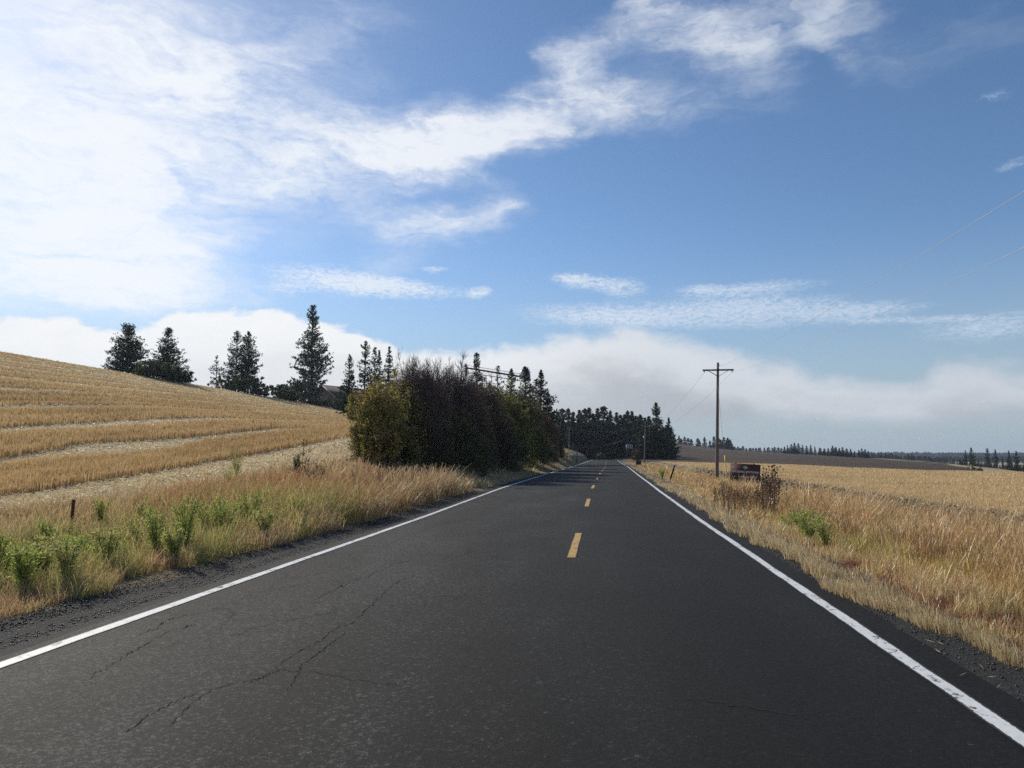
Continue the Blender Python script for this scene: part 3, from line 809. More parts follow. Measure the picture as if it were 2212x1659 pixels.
# ------------------------------------------------------------------ stubble on the hill
def hill_stubble(n=420000):
    X, Y, D = polar(n, 20, 300, -150, 860)
    # more points towards the near strips
    ok = (X < -18.9) & (X > -93)
    X, Y, D = X[ok], Y[ok], D[ok]
    g = gapmask(X, Y)
    k = rng.random(len(X)) > g * 1.3
    X, Y, D, g = X[k], Y[k], D[k], g[k]
    q = band_phase(X, Y)
    ok = q > .55; X, Y, D, q = X[ok], Y[ok], D[ok], q[ok]
    pn = fbm(X * .8, Y * .5, 91); rows = .5 + .5 * np.sin(q * 2.6 + .8 * np.sin(Y * .03)) * (1 + 1.6 * sstep(q, 12, 24))
    h = (.34 + .10 * pn + .07 * rows) * np.interp(q, [0, 9, 22, 40], [1.0, .85, .62, .5]) * rng.uniform(.75, 1.12, len(X)) * np.interp(D, [20, 90, 300], [1, 1, 1.0])
    h = h * np.where(Y > 62, np.clip(1 - (Y - 62) / 90, .55, 1), 1)
    w = np.maximum(.006, D * .0008) * rng.uniform(.7, 1.2, len(X))
    col = np.tile(np.array((.59, .405, .185)), (len(X), 1)); col = mixc(col, sstep(pn, .4, .7) * .6, (.65, .47, .235)); col = mixc(col, sstep(fbm(X * .12, Y * .1, 93), .45, .62) *   .5, (.48, .325, .15))
    c = vary(col, len(X), .12, .04)
    lean = (rng.normal(0, .10, (len(X), 2))) * h[:, None]
    b = MB(); b.blades(np.stack([X, Y, terrain(X, Y) - .01], 1), h, w, lean, c)
    o = b.build('wheat_stubble', M_grass)
    tag(o, 'standing golden stubble in long curved strips on the hillside', 'stubble', kind='stuff')
    # straw lying in the gaps between the strips
    X, Y, D = polar(260000, 17, 200, -150, 900)
    ok = (X < -14) & (X > -88)
    X, Y, D = X[ok], Y[ok], D[ok]
    g = gapmask(X, Y); fr = 1
    k = rng.random(len(X)) < np.maximum(g * .85, .10 * (X > -20)) * fr
    X, Y, D = X[k], Y[k], D[k]; n2 = len(X)
    a = rng.uniform(0, 6.28, n2); L = rng.uniform(.12, .34, n2)
    dv = np.stack([np.cos(a), np.sin(a), rng.normal(.05, .25, n2)], 1)
    Pn = np.stack([X, Y, terrain(X, Y) + rng.uniform(.01, .09, n2)], 1)
    c = vary(STRAWC, n2, .25, .04)
    dark = rng.random(n2) < .25; c[dark] *= .55
    b = MB(); b.leaves(Pn, dv, L, np.maximum(.012, D * .0008), c)
    o = b.build('loose_straw', M_straw)
    tag(o, 'bright loose straw lying in the gaps between stubble strips', 'straw', kind='stuff')
hill_stubble()

def right_field():
    X, Y, D = polar(300000, 11, 200, 1330, 2330)
    rs = (X - cx(Y)) - 3.7; dd, aa = depth_az(X, Y)
    ok = (rs > 9.4) & (dd < edge_D(aa) * 1.0)
    X, Y, D, rs = X[ok], Y[ok], D[ok], rs[ok]
    start = sstep(rs + (fbm(X * .7, Y * .7, 104) - .5) * 2.5, 9.6, 11.5)
    k = rng.random(len(X)) < start; X, Y, D, rs = X[k], Y[k], D[k], rs[k]
    pn = fbm(X * .6, Y * .6, 101)
    rowm = .5 + .5 * np.sin((X * .3 + Y * 1.0 + 3 * fbm(X * .05, Y * .05, 103)) * .9)
    h = (.15 + .05 * pn + .03 * rowm) * rng.uniform(.7, 1.15, len(X))
    w = np.maximum(.005, D * .0007) * rng.uniform(.7, 1.2, len(X))
    col = np.tile(np.array((.64, .475, .25)), (len(X), 1)); col = mixc(col, sstep(pn, .5, .7) * .6, (.68, .52, .30)); col = mixc(col, sstep(fbm(X * .1, Y * .3, 107), .52, .7) * .5, (.54, .39, .19))
    c = vary(col, len(X), .12, .04)
    b = MB(); b.blades(np.stack([X, Y, terrain(X, Y) - .01], 1), h, w, rng.normal(0, .12, (len(X), 2)) * h[:, None], c)
    o = b.build('wheat_stubble', M_grass)
    tag(o, 'short pale golden stubble on the flat field right of the road', 'stubble', kind='stuff')
    # broken clods and straw along the field edge
    n = 26000
    X, Y, D = polar(n, 9, 120, 1500, 2330); rs = (X - cx(Y)) - 3.7
    ok = (rs > 6.9) & (rs < 11.0); X, Y, D = X[ok], Y[ok], D[ok]; n = len(X)
    sz = rng.uniform(.02, .085, n) * np.interp(D, [9, 60], [.8, 1.6])
    octv = np.array([(1, 0, 0), (-1, 0, 0), (0, 1, 0), (0, -1, 0), (0, 0, 1), (0, 0, -1)], float)
    v = octv[None] * (sz[:, None, None] * rng.uniform(.5, 1.4, (n, 6, 1))) * np.array([1.3, 1.3, .8])
    a = rng.uniform(0, 6.28, n); ca, sa = np.cos(a)[:, None], np.sin(a)[:, None]
    v = np.stack([v[..., 0] * ca - v[..., 1] * sa + X[:, None], v[..., 0] * sa + v[..., 1] * ca + Y[:, None], v[..., 2] + (terrain(X, Y) + sz * .3)[:, None]], -1)
    f0 = np.array([(0, 2, 4), (2, 1, 4), (1, 3, 4), (3, 0, 4), (2, 0, 5), (1, 2, 5), (3, 1, 5), (0, 3, 5)])
    f = (np.arange(n)[:, None, None] * 6 + f0[None]).reshape(-1, 3)
    cc_ = np.where((rng.random(n) < .45)[:, None], np.array([(.09, .065, .045)]), np.array([(.30, .23, .13)]))
    b = MB(); b.add(v, None, f, np.repeat(vary(cc_, n, .25), 6, 0))
    o = b.build('soil_clods', M_stone)
    tag(o, 'crumbled soil clods mixed with straw along the right field edge', 'soil', kind='stuff')
    X, Y, D = polar(60000, 9, 120, 1500, 2330); rs = (X - cx(Y)) - 3.7
    ok = (rs > 7.4) & (rs < 12.0); X, Y, D = X[ok], Y[ok], D[ok]; n = len(X)
    a = rng.uniform(0, 6.28, n)
    dv = np.stack([np.cos(a), np.sin(a), rng.normal(.1, .3, n)], 1)
    b = MB(); b.leaves(np.stack([X, Y, terrain(X, Y) + rng.uniform(.01, .08, n)], 1), dv, rng.uniform(.12, .3, n), np.maximum(.01, D * .0009), vary((.47, .36, .19), n, .25))
    # a few broken stems beside the asphalt
    yy = rng.uniform(2.8, 9, 130); xx = cx(yy) + 3.7 + rng.uniform(-.1, 1.1, 130) * np.interp(yy, [3, 9], [1, .4])
    aa_ = rng.uniform(0, 6.28, 130)
    b.leaves(np.stack([xx, yy, terrain(xx, yy) + .035], 1), np.stack([np.cos(aa_), np.sin(aa_), rng.normal(.02, .06, 130)], 1), rng.uniform(.05, .17, 130), .004, vary((.5, .38, .2), 130, .3))
    o = b.build('loose_straw', M_straw)
    tag(o, 'broken straw scattered along the field edge right of the road', 'straw', kind='stuff')
right_field()

# ------------------------------------------------------------------ conifers
def conifer_mesh(h, r, base=.12, seed=0, nb=150, shape='pine', tuft=.022, dens=1.0, gap=.0, col=(.034, .055, .030)):
    g = np.random.default_rng(seed)
    nb = int(nb * 2.0); r = r * 1.05
    tr = MB()
    bend = g.normal(0, .012 * h, 2)
    tr.tubes([[(0, 0, -.03 * h), (bend[0] * .5, bend[1] * .5, h * .5), (bend[0], bend[1], h * .97)]], [h * .016], [h * .002], 8, 6, (.055, .038, .028))
    def axis_at(z):
        t = z / h; return np.stack([bend[0] * t ** 2, bend[1] * t ** 2, z], -1)
    zb = h * (base + (1 - base) * g.random(nb) ** .95)
    t = (zb / h - base) / (1 - base)
    if shape == 'pine': prof = (1 - t) ** .55 * (.62 + .45 * np.sin(np.clip(t * 2.6 + .35, 0, 3.1)))
    elif shape == 'round': prof = np.sqrt(np.clip(1 - (t * 1.02 - .08) ** 2 * 1.0, .02, 1)) * (1 - t * .35)
    elif shape == 'column': prof = (1 - t) ** .45 * (.7 + .4 * np.sin(np.clip(t * 2.6 + .2, 0, 3.1)))
    else: prof = (1 - t) ** .75 * 1.1
    a = g.uniform(0, 2 * np.pi, nb)
    lump = .78 + .42 * np.sin(a * 2 + zb / h * 9 + seed) * np.sin(zb / h * 17 + seed * 2)
    L = np.maximum(r * prof * g.uniform(.6, 1.1, nb) * lump, .05 * r)
    up = np.where(t > .75, .7, g.normal(.12 if shape != 'fir' else -.12, .15, nb))
    d_ = np.stack([np.cos(a), np.sin(a), up], 1); d_ /= np.linalg.norm(d_, axis=1, keepdims=True)
    p0 = axis_at(zb); p2 = p0 + d_ * L[:, None] + np.array([0, 0, 1]) * (L * .12)[:, None]
    p1 = p0 + d_ * (L * .5)[:, None] - np.array([0, 0, 1]) * (L * .06)[:, None]
    tr.tubes(np.stack([p0, p1, p2], 1), h * .0035, h * .0008, 3, 3, (.05, .036, .028))
    # tufts along the branches
    P_, Dv = [], []
    for i in range(nb):
        if g.random() < gap: continue
        k = max(2, int(L[i] / (h * tuft) * 1.5 * dens))
        s_ = g.uniform(.22 if shape != 'fir' else .08, 1.0, k) ** .8
        s_[0] = 1.0
        pp = ((1 - s_) ** 2)[:, None] * p0[i] + (2 * s_ * (1 - s_))[:, None] * p1[i] + (s_ ** 2)[:, None] * p2[i]
        sp = L[i] * .20 * (1.15 - s_)
        pp = pp + g.normal(size=(k, 3)) * sp[:, None] * np.array([1, 1, .45])
        P_.append(pp); dd = np.tile(d_[i], (k, 1)) + g.normal(0, .4, (k, 3)) + np.array([0, 0, .45 if shape != 'fir' else .05]); Dv.append(dd)
    tp = axis_at(h * np.linspace(.93, 1.0, 6)); P_.append(tp); Dv.append(np.tile([0, 0, 1.], (6, 1)))
    P_ = np.concatenate(P_); Dv = np.concatenate(Dv)
    nbld = 7
    n = len(P_)
    PP = np.repeat(P_, nbld, 0); DD = np.repeat(Dv, nbld, 0) + rng.normal(0, .75, (n * nbld, 3))
    tl = h * tuft * rng.uniform(.5, 1.05, n * nbld) * np.repeat(np.clip(1.25 - .6 * P_[:, 2] / h, .6, 1.0), nbld)
    cr = MB(); c = vary(np.array(col), n, .28, .10); c = np.repeat(c, nbld, 0)
    cr.leaves(PP, DD, tl, tl * .34, c)
    return tr, cr
def conifer(name, u, vtop, D, wpx, label, group=None, seed=1, base=.1, zoff=0.0, **kw):
    X, Y = place(u, D); zg = tz(X, Y) + zoff
    h = zat(vtop, D) - zg; r = wpx / F * D / 2
    tr, cr = conifer_mesh(h, r, base, seed, **kw)
    e = empty(name, (X, Y, zg)); tag(e, label, 'tree', group)
    tr.build('trunk', M_bark, e); cr.build('crown', M_needle, e)
    return e
conifer('pine_tree', 268, 703, 140, 92, 'broad round-crowned dark pine, leftmost tree on the hill skyline', seed=3, base=.05, shape='round', nb=260, tuft=.04, col=(.034, .055, .032))
conifer('pine_tree', 228, 772, 138, 34, 'small low pine beside the leftmost round pine on the hill', seed=4, base=.0, shape='round', nb=70, tuft=.06)
conifer('pine_tree', 357, 708, 142, 84, 'pyramidal dark pine rising behind the round green bush on the hill', seed=5, base=.1, shape='pine', nb=210, tuft=.035)
conifer('pine_tree', 400, 790, 141, 30, 'ragged little pine at the right end of the round hill bush', seed=6, base=.0, shape='pine', nb=50, tuft=.07, gap=.2)
conifer('pine_tree', 506, 714, 175, 70, 'open-branched pine touching its denser right-hand twin on the hill', seed=7, base=.1, shape='column', nb=150, tuft=.032, gap=.2)
conifer('pine_tree', 534, 717, 178, 62, 'dense narrow pine, right-hand one of the touching pair on the hill', seed=8, base=.08, shape='column', nb=220, tuft=.032)
conifer('pine_tree', 464, 768, 172, 60, 'sparse leaning young pine left of the touching pair of pines', seed=9, base=.0, shape='pine', nb=60, tuft=.05, gap=.35)
conifer('pine_tree', 672, 658, 225, 84, 'tallest pine of the photo, standing alone beside the brown roof', seed=10, base=.06, shape='column', nb=260, tuft=.024)
conifer('pine_tree', 752, 766, 118, 62, 'first and lowest pine right of the brown roof, behind the yellow-green shrub', seed=11, base=.1, shape='fir', nb=170, tuft=.03)
conifer('pine_tree', 786, 737, 122, 54, 'tallest pine of the clump behind the yellow-green shrub', seed=12, base=.1, shape='column', nb=150, tuft=.028, gap=.1)
conifer('pine_tree', 806, 752, 124, 44, 'slim pine squeezed in the middle of the clump behind the shrub', seed=13, base=.1, shape='column', nb=130, tuft=.028)
conifer('pine_tree', 838, 750, 121, 52, 'rightmost pine of the clump, beside the bare twiggy shrub top', seed=14, base=.1, shape='fir', nb=150, tuft=.03)
conifer('pine_tree', 820, 758, 128, 44, 'short pine tucked behind the rightmost pine of the clump', seed=15, base=.1, shape='fir', nb=120, tuft=.03)
conifer('pine_tree', 1030, 763, 110, 52, 'pine standing at the left end of the raised conveyor', seed=16, base=.1, shape='column', nb=170, tuft=.03, gap=.05)
conifer('pine_tree', 1004, 788, 108, 44, 'shorter pine left of the pine at the conveyor end', seed=17, base=.1, shape='pine', nb=100, tuft=.04, gap=.15)
conifer('pine_tree', 1076, 792, 112, 44, 'thin see-through pine in front of the middle of the conveyor', seed=18, base=.1, shape='column', nb=90, tuft=.035, gap=.3)
conifer('pine_tree', 1105, 797, 111, 54, 'dense dark pine in front of the right end of the conveyor', seed=19, base=.1, shape='pine', nb=170, tuft=.033)
conifer('pine_tree', 1136, 793, 112, 62, 'broad pine hiding the grain elevator head', seed=20, base=.08, shape='column', nb=190, tuft=.032)
conifer('pine_tree', 1168, 801, 108, 80, 'right end pine of the row above the shrubs, open lower limbs', seed=21, base=.06, shape='pine', nb=220, tuft=.034, gap=.1)
conifer('pine_tree', 1186, 850, 112, 50, 'low pine at the foot of the row right of the shrubs', seed=22, base=.0, shape='pine', nb=120, tuft=.045)
conifer('pine_tree', 1417, 872, 225, 74, 'tall jagged conifer at the right end of the dark forest', seed=23, base=.03, shape='fir', nb=260, tuft=.036, gap=.05)
conifer('pine_tree', 1443, 903, 235, 34, 'slender spire conifer standing just right of the jagged one', seed=24, base=.02, shape='fir', nb=150, tuft=.04)

# prototypes for the forest and the far tree lines
def proto_tree(h, r, seed, shape, nb, tuft, col=(.028, .047, .030)):
    tr, cr = conifer_mesh(h, r, .04, seed, nb=nb, shape=shape, tuft=tuft, dens=1.0, col=col)
    e = empty('pine_tree'); a_ = tr.build('trunk', M_bark, e); b_ = cr.build('crown', M_needle, e)
    return e
def copy_tree(src, loc, sc, rz, label, group, cat='tree'):
    o = src.copy(); COL.objects.link(o)
    o.location = loc; o.scale = sc; o.rotation_euler = (0, 0, rz)
    for ch in src.children:
        k_ = ch.copy(); COL.objects.link(k_); k_.parent = o
    tag(o, label, cat, group); return o
protos = [proto_tree(20, 3.0, 41, 'fir', 150, .045), proto_tree(20, 3.6, 42, 'pine', 150, .045), proto_tree(20, 2.6, 43, 'column', 150, .045), proto_tree(20, 3.3, 44, 'fir', 170, .045), proto_tree(20, 4.2, 45, 'round', 170, .05)]
used = set()
def far_tree(k, u, vtop, D, wf, label, group, vbase=None):
    X, Y = place(u, D); zg = tz(X, Y) - .3
    if vbase is not None: zg = zat(vbase, D)
    h = max(zat(vtop, D) - zg, 2.0)
    s = h / 20
    sc = (s * wf, s * wf, s)
    src = protos[k]
    rz = random.uniform(0, 6.28)
    if k not in used:
        used.add(k); src.location = (X, Y, zg); src.scale = sc; src.rotation_euler = (0, 0, rz); tag(src, label, 'tree', group); return src
    return copy_tree(src, (X, Y, zg), sc, rz, label, group)
# forest behind the crest: front tops traced, then a second row filling the gaps
G1 = 'conifers of the dark forest beyond the crest'
ORD_ = 'first second third fourth fifth sixth seventh eighth ninth tenth eleventh twelfth thirteenth fourteenth fifteenth sixteenth seventeenth eighteenth nineteenth twentieth twenty-first twenty-second'.split()
tops = [(1203, 893), (1216, 885), (1228, 884), (1237, 892), (1250, 888), (1262, 885), (1271, 882), (1283, 895), (1293, 884), (1304, 880), (1313, 900), (1320, 889), (1331, 893), (1340, 898), (1349, 896), (1358, 889), (1365, 890), (1374, 900), (1384, 897), (1393, 904), (1402, 901), (1195, 900)]
for i, (u, v) in enumerate(sorted(tops)):
    far_tree([0, 3, 2, 1][i % 4], u, v, 285 + 22 * ((i * 7) % 5) / 4, random.uniform(1.25, 1.7), ORD_[i] + ' treetop from the left on the dark forest skyline beyond the crest', G1)
for i in range(34):
    u = 1192 + i * 6.4 + random.uniform(-3, 3)
    far_tree(random.choice([0, 1, 2, 3]), u, 908 + random.uniform(-6, 12), 268 + random.uniform(-8, 10), random.uniform(1.2, 1.6), 'lower conifer filling the foot of the dark forest', 'lower conifers filling the dark forest', None)
for i in range(22):
    u = 1385 + random.uniform(0, 66)
    far_tree(random.choice([0, 1, 3, 4]), u, 925 + random.uniform(-6, 40) * (u - 1380) / 75, 232 + random.uniform(-8, 12), random.uniform(1.2, 1.8), 'low dense conifer at the forest foot by the far utility pole', 'low conifers at the right end of the forest')
# trees along the ploughed ridge
ORD = ['first', 'second', 'third', 'fourth', 'fifth', 'sixth', 'seventh', 'eighth', 'ninth', 'tenth', 'eleventh', 'twelfth', 'thirteenth', 'fourteenth', 'fifteenth', 'sixteenth', 'seventeenth', 'eighteenth', 'nineteenth', 'twentieth', 'twenty-first', 'twenty-second', 'twenty-third', 'twenty-fourth', 'twenty-fifth', 'twenty-sixth']
def ridge_row(lst, label, group, wf=(1.0, 1.4)):
    lst = sorted(lst)
    for i, (u, vt, D, k) in enumerate(lst):
        far_tree(k, u, vt, D, random.uniform(*wf) * 1.35, ORD[i] + ' from the left, ' + label, group)
ridge_row([(1465, 942, 715, 0), (1471, 948, 718, 3), (1478, 944, 722, 1), (1486, 947, 718, 1), (1493, 949, 715, 3), (1506, 948, 716, 2), (1510, 952, 720, 0), (1521, 945, 715, 0), (1532, 953, 716, 3), (1541, 944, 715, 2), (1547, 950, 718, 0), (1553, 948, 720, 1), (1557, 951, 716, 3), (1563, 945, 715, 1), (1570, 946, 716, 0), (1576, 950, 722, 3)],
          'dark conifer on the ridge left of the wooden pole', 'ridge conifers left of the wooden pole')
ridge_row([(1560 + i * 3.6, 953 + 6 * math.sin(i * 1.7), 712, [0, 3, 1][i % 3]) for i in range(6)],
          'dark conifer on the ridge behind the wooden pole', 'ridge conifers behind the wooden pole')
ridge_row([(1586 + i * 6.2 + random.uniform(-2, 2), 967 + random.uniform(-2.5, 2.5), 980 + random.uniform(-20, 60), random.choice([0, 1, 3])) for i in range(22)],
          'hazy conifer in the low line beyond the ploughed field', 'hazy conifers in the long low line', (1.3, 1.9))
ridge_row([(1692, 965, 640, 3), (1699, 962, 640, 0), (1707, 960, 640, 1), (1714, 957, 642, 3), (1722, 958, 640, 1), (1731, 961, 645, 0), (1740, 963, 645, 3), (1749, 962, 642, 2), (1758, 965, 640, 0), (1767, 967, 650, 3), (1777, 970, 650, 1), (1785, 974, 640, 4)],
          'dark conifer in the clump right of the brown sign', 'conifer clump right of the brown sign')
ridge_row([(1796, 963, 615, 0), (1803, 966, 610, 1), (1810, 968, 612, 3), (1817, 966, 615, 1), (1826, 972, 610, 0), (1834, 970, 610, 3), (1842, 974, 605, 0), (1852, 972, 600, 3), (1858, 969, 598, 1), (1865, 971, 598, 1), (1872, 974, 596, 3)],
          'dark conifer in the ridge clump furthest from the sign', 'second conifer clump on the ridge')
ridge_row([(1770 + i * 8, 969 + random.uniform(-2, 3), 900, random.choice([1, 3])) for i in range(8)],
          'hazy conifer between the two ridge clumps', 'hazy conifers between the ridge clumps', (1.3, 1.8))
ridge_row([(1880 + i * 7.0 + random.uniform(-2, 2), 976 + .09 * i * 7 + random.uniform(-3, 3), 860 + random.uniform(0, 80), random.choice([4, 1, 3])) for i in range(26)],
          'hazy tree on the falling ridge line', 'hazy trees on the falling ridge line', (1.3, 2.0))
lone = [(2081, 973, 480, 2, .8, 'thin pale conifer at the left end of the row on the far right hill'), (2094, 967, 480, 1, 1.1, 'tall dark conifer, tallest of the far right hill row'), (2128, 970, 485, 4, .75, 'oval conifer alone between two taller ones on the far right hill'),
        (2145, 971, 485, 1, .85, 'pointed conifer in the middle of the far right hill row'), (2160, 987, 482, 0, .8, 'very small spire in the far right hill row'), (2174, 974, 480, 3, 1.0, 'bushy conifer left of the rightmost pair'), (2190, 976, 478, 4, .8, 'full-crowned conifer near the right photo edge'), (2208, 992, 475, 1, 1.1, 'dark conifer cut by the right edge of the photo')]
for u, v, D, k, wf, lab in lone: far_tree(k, u, v, D, wf, lab, None)
ridge_row([(2062 + i * 6.5, 995 + .1 * i * 6 + random.uniform(-4, 3), 500, 4) for i in range(26)],
          'low dark tree on the far right hill', 'low dark trees on the far right hill', (1.2, 1.8))

# distant wooded plain that reads as one mass
def far_woods():
    b = MB()
    for (D0, D1, n, hh, u0, u1) in ((1250, 1600, 1500, 9, 1450, 2500), (2200, 3200, 3600, 18, 1400, 2500)):
        u = rng.uniform(u0, u1, n); D = rng.uniform(D0, D1, n)
        xc = (u - 1106) / F; X = D * xc * math.cos(PSI) - D * math.sin(PSI); Y = D * math.cos(PSI) + D * xc * math.sin(PSI)
        z = terrain(X, Y)
        h = hh * rng.uniform(.6, 1.2, n)
        for k in range(3):
            b.leaves(np.stack([X, Y, z], 1), np.tile([0, 0, 1.], (n, 1)) + rng.normal(0, .03, (n, 3)), h, h * .62, vary((.022, .034, .024), n, .2))
    o = b.build('distant_woods', M_needle)
    tag(o, 'far hazy blue woods along the horizon beyond the fields', 'woods', kind='stuff')
far_woods()

# ------------------------------------------------------------------ shrubs
def shrub(name, u, D, wpx, vtop, label, seed, leafcol, nstem=90, nleaf=26000, twigs=9, bare=.0, barecol=(.075, .052, .045), spread=1.0, leafsz=.075, hue=None, cat='shrub', depth=1.0, zoff=-.1, topv=None, low=.12, shell=0):
    g = np.random.default_rng(seed)
    X, Y = place(u, D); zg = tz(X, Y) + zoff; nstem = int(nstem * 1.35)
    H = zat(vtop, D) - zg; Wd = wpx / F * D / 2
    e = empty(name, (X, Y, zg)); tag(e, label, cat)
    a = g.uniform(0, 2 * np.pi, nstem); rad = np.sqrt(g.random(nstem))
    Wd = Wd * 1.12; nleaf = int(nleaf * 1.9)
    base = np.stack([np.cos(a) * rad * Wd * .25, np.sin(a) * rad * Wd * .25 * depth, np.zeros(nstem)], 1)
    ph = g.random(nstem)
    # end points spread over a lumpy dome
    nstem_ = nstem; el_ = np.arcsin(low + (1 - low) * g.random(nstem) ** .85); rr_ = g.uniform(.68, 1.0, nstem) * (1 + .10 * np.sin(a * 3 + seed) + .06 * np.sin(a * 7))
    ce_ = np.clip(np.cos(el_), .02, 1) ** .62
    end = np.stack([np.cos(a) * ce_ * Wd * rr_ * g.random(nstem) ** .25, np.sin(a) * ce_ * Wd * depth * rr_ * g.random(nstem) ** .25, np.sin(el_) * H * .97 * rr_], 1)
    mid_ = base * .4 + end * .6; mid_[:, :2] *= .72; mid_[:, 2] *= 1.08
    b = MB(); bc = vary(barecol, nstem, .2)
    b.tubes(np.stack([base, mid_, end], 1), .005 * H + .004, .006, 5, 3, bc)
    # twigs
    nt = nstem * twigs
    si = np.repeat(np.arange(nstem), twigs); tt = g.uniform(.35, 1.0, nt)[:, None]
    P_ = (1 - tt) ** 2 * base[si] + 2 * tt * (1 - tt) * mid_[si] + tt ** 2 * end[si]
    out_ = end[si] - base[si]; out_ /= np.linalg.norm(out_, axis=1, keepdims=True)
    dv = out_ * .6 + g.normal(0, .55, (nt, 3)) + np.array([0, 0, .45]); dv /= np.linalg.norm(dv, axis=1, keepdims=True)
    tl = g.uniform(.12, .32, nt) * (H + Wd) / 2 * .62
    # keep twig ends inside the dome
    P2 = P_ + dv * tl[:, None]
    rrn = np.sqrt((P2[:, 0] / Wd) ** 2 + (P2[:, 1] / (Wd * depth)) ** 2 + (P2[:, 2] / H) ** 2)
    tl = tl * np.where(rrn > 1.03, .45, 1); P2 = P_ + dv * tl[:, None]
    P1 = P_ + dv * (tl * .5)[:, None] + g.normal(0, .05, (nt, 3)) * tl[:, None]
    b.tubes(np.stack([P_, P1, P2], 1), (.006 + .0001 * D), .003 + .00007 * D, 3, 3, vary(barecol, nt, .25))
    # fine twiglets
    n3 = nt * 7; ti = np.repeat(np.arange(nt), 7); t3 = g.uniform(.3, 1, n3)[:, None]
    Q0 = (1 - t3) ** 2 * P_[ti] + 2 * t3 * (1 - t3) * P1[ti] + t3 ** 2 * P2[ti]
    d3 = dv[ti] + g.normal(0, .6, (n3, 3)) + np.array([0, 0, .25 if bare < .6 else .8]); d3 /= np.linalg.norm(d3, axis=1, keepdims=True)
    L3 = g.uniform(.15, .5, n3)[:, None] * (.6 if bare < .6 else 1.1)
    b.tubes(np.stack([Q0, Q0 + d3 * L3 * .5, Q0 + d3 * L3], 1), .0025 + .00009 * D, .0015 + .00007 * D, 2, 3, vary(barecol, n3, .3))
    if shell:
        ns = int(shell); ua = g.uniform(0, 2 * np.pi, ns); uz = g.random(ns) ** .8
        hz = np.clip(1 - uz ** 1.9, .02, 1) ** .55
        lump_ = .74 + .42 * fbm(np.cos(ua) * 2.2 + 9 + seed, np.sin(ua) * 2.2 + uz * 3 + 5, seed)
        S0 = np.stack([np.cos(ua) * hz * Wd, np.sin(ua) * hz * Wd * depth, uz * H * .95], 1) * (lump_ * g.uniform(.80, 1.0, ns))[:, None]
        outd = S0 / (np.linalg.norm(S0, axis=1, keepdims=True) + 1e-6)
        sd_ = outd * .7 + g.normal(0, .35, (ns, 3)) + np.array([0, 0, .5]); sd_ /= np.linalg.norm(sd_, axis=1, keepdims=True)
        sl_ = g.uniform(.15, .55, ns)[:, None] * (1.25 if bare > .6 else .8)
        b.tubes(np.stack([S0 - sd_ * sl_ * .5, S0, S0 + sd_ * sl_ * .5], 1), .003 + .00008 * D, .0012 + .00005 * D, 2, 3, vary(barecol, ns, .3))
        Q0 = np.concatenate([Q0, S0 - sd_ * sl_ * .5]); d3 = np.concatenate([d3, sd_]); L3 = np.concatenate([L3, sl_]); n3 = len(Q0)
    b.build('stems', M_bark, e)
    if nleaf:
        li = g.integers(0, n3, nleaf); lt = g.uniform(.1, 1.1, nleaf)[:, None]
        LP = Q0[li] + d3[li] * L3[li] * lt + g.normal(0, .05, (nleaf, 3))
        hgt = LP[:, 2] / H
        # leaves fall first from the upper twigs of the barer shrubs
        keep = g.random(nleaf) > bare * sstep(hgt, .35, .85)
        LP = LP[keep]; n = len(LP)
        cols = np.array(leafcol); pick = g.integers(0, len(cols), n)
        # colour comes in clumps
        cl = fbm(LP[:, 0] * 1.1 + seed, LP[:, 2] * 1.1 + LP[:, 1], seed)
        pick = np.clip((cl * 1.6 - .3) * len(cols) + g.normal(0, .6, n), 0, len(cols) - 1).astype(int)
        c = vary(cols[pick], n, .25, .08)
        lf = MB(); lf.leaves(LP, g.normal(size=(n, 3)) + np.array([0, 0, -.3]), leafsz * g.uniform(.6, 1.25, n), leafsz * .6 * g.uniform(.6, 1.2, n), c)
        lf.build('foliage', M_leaf, e)
    return e
YG = [(.07, .09, .022), (.17, .20, .035), (.36, .35, .06), (.44, .33, .06)]
OL = [(.12, .10, .035), (.20, .20, .04), (.34, .32, .06), (.50, .40, .08), (.24, .15, .07)]
DG = [(.05, .065, .02), (.085, .10, .026), (.16, .17, .04), (.22, .18, .045)]
BR = [(.09, .068, .042), (.15, .095, .055), (.21, .12, .055), (.11, .11, .035)]
shrub('shrub', 822, 39, 146, 806, 'yellow-green leafy shrub with fanning stems at the left end of the shrub belt', 101, OL, 100, 17000, leafsz=.105, depth=.9, low=.34, barecol=(.14, .10, .07))
shrub('shrub', 796, 40, 100, 890, 'part-bare shrub leaning left over the grass at the belt end', 102, OL, 80, 10000, bare=.2, leafsz=.07, barecol=(.12, .085, .065), low=.25)
shrub('shrub', 905, 43, 180, 766, 'tall grey twiggy shrub with bare top in the shrub belt', 103, DG, 150, 24000, shell=15000, bare=.92, twigs=12, barecol=(.16, .11, .095))
shrub('shrub', 975, 47, 190, 780, 'second bare-topped purple grey shrub, right of the tallest twiggy one', 104, DG, 150, 28000, shell=15000, bare=.85, twigs=12, barecol=(.15, .10, .09))
shrub('shrub', 860, 41.5, 150, 812, 'dark olive shrub tucked between the leafy left one and the twiggy one', 105, OL, 100, 20000, leafsz=.10, bare=.2, shell=7000)
shrub('shrub', 1025, 52, 180, 808, 'brownish shrub between the bare-topped ones and the green one', 106, BR, 150, 30000, bare=.4, twigs=10, shell=7000)
shrub('shrub', 1070, 58, 170, 818, 'bright yellow-green topped shrub in the middle of the belt', 107, YG, 120, 26000, leafsz=.12, shell=7000)
shrub('shrub', 950, 44, 220, 872, 'low dark shrub at the foot of the bare-topped shrubs', 108, DG, 110, 32000, leafsz=.08, shell=7000)
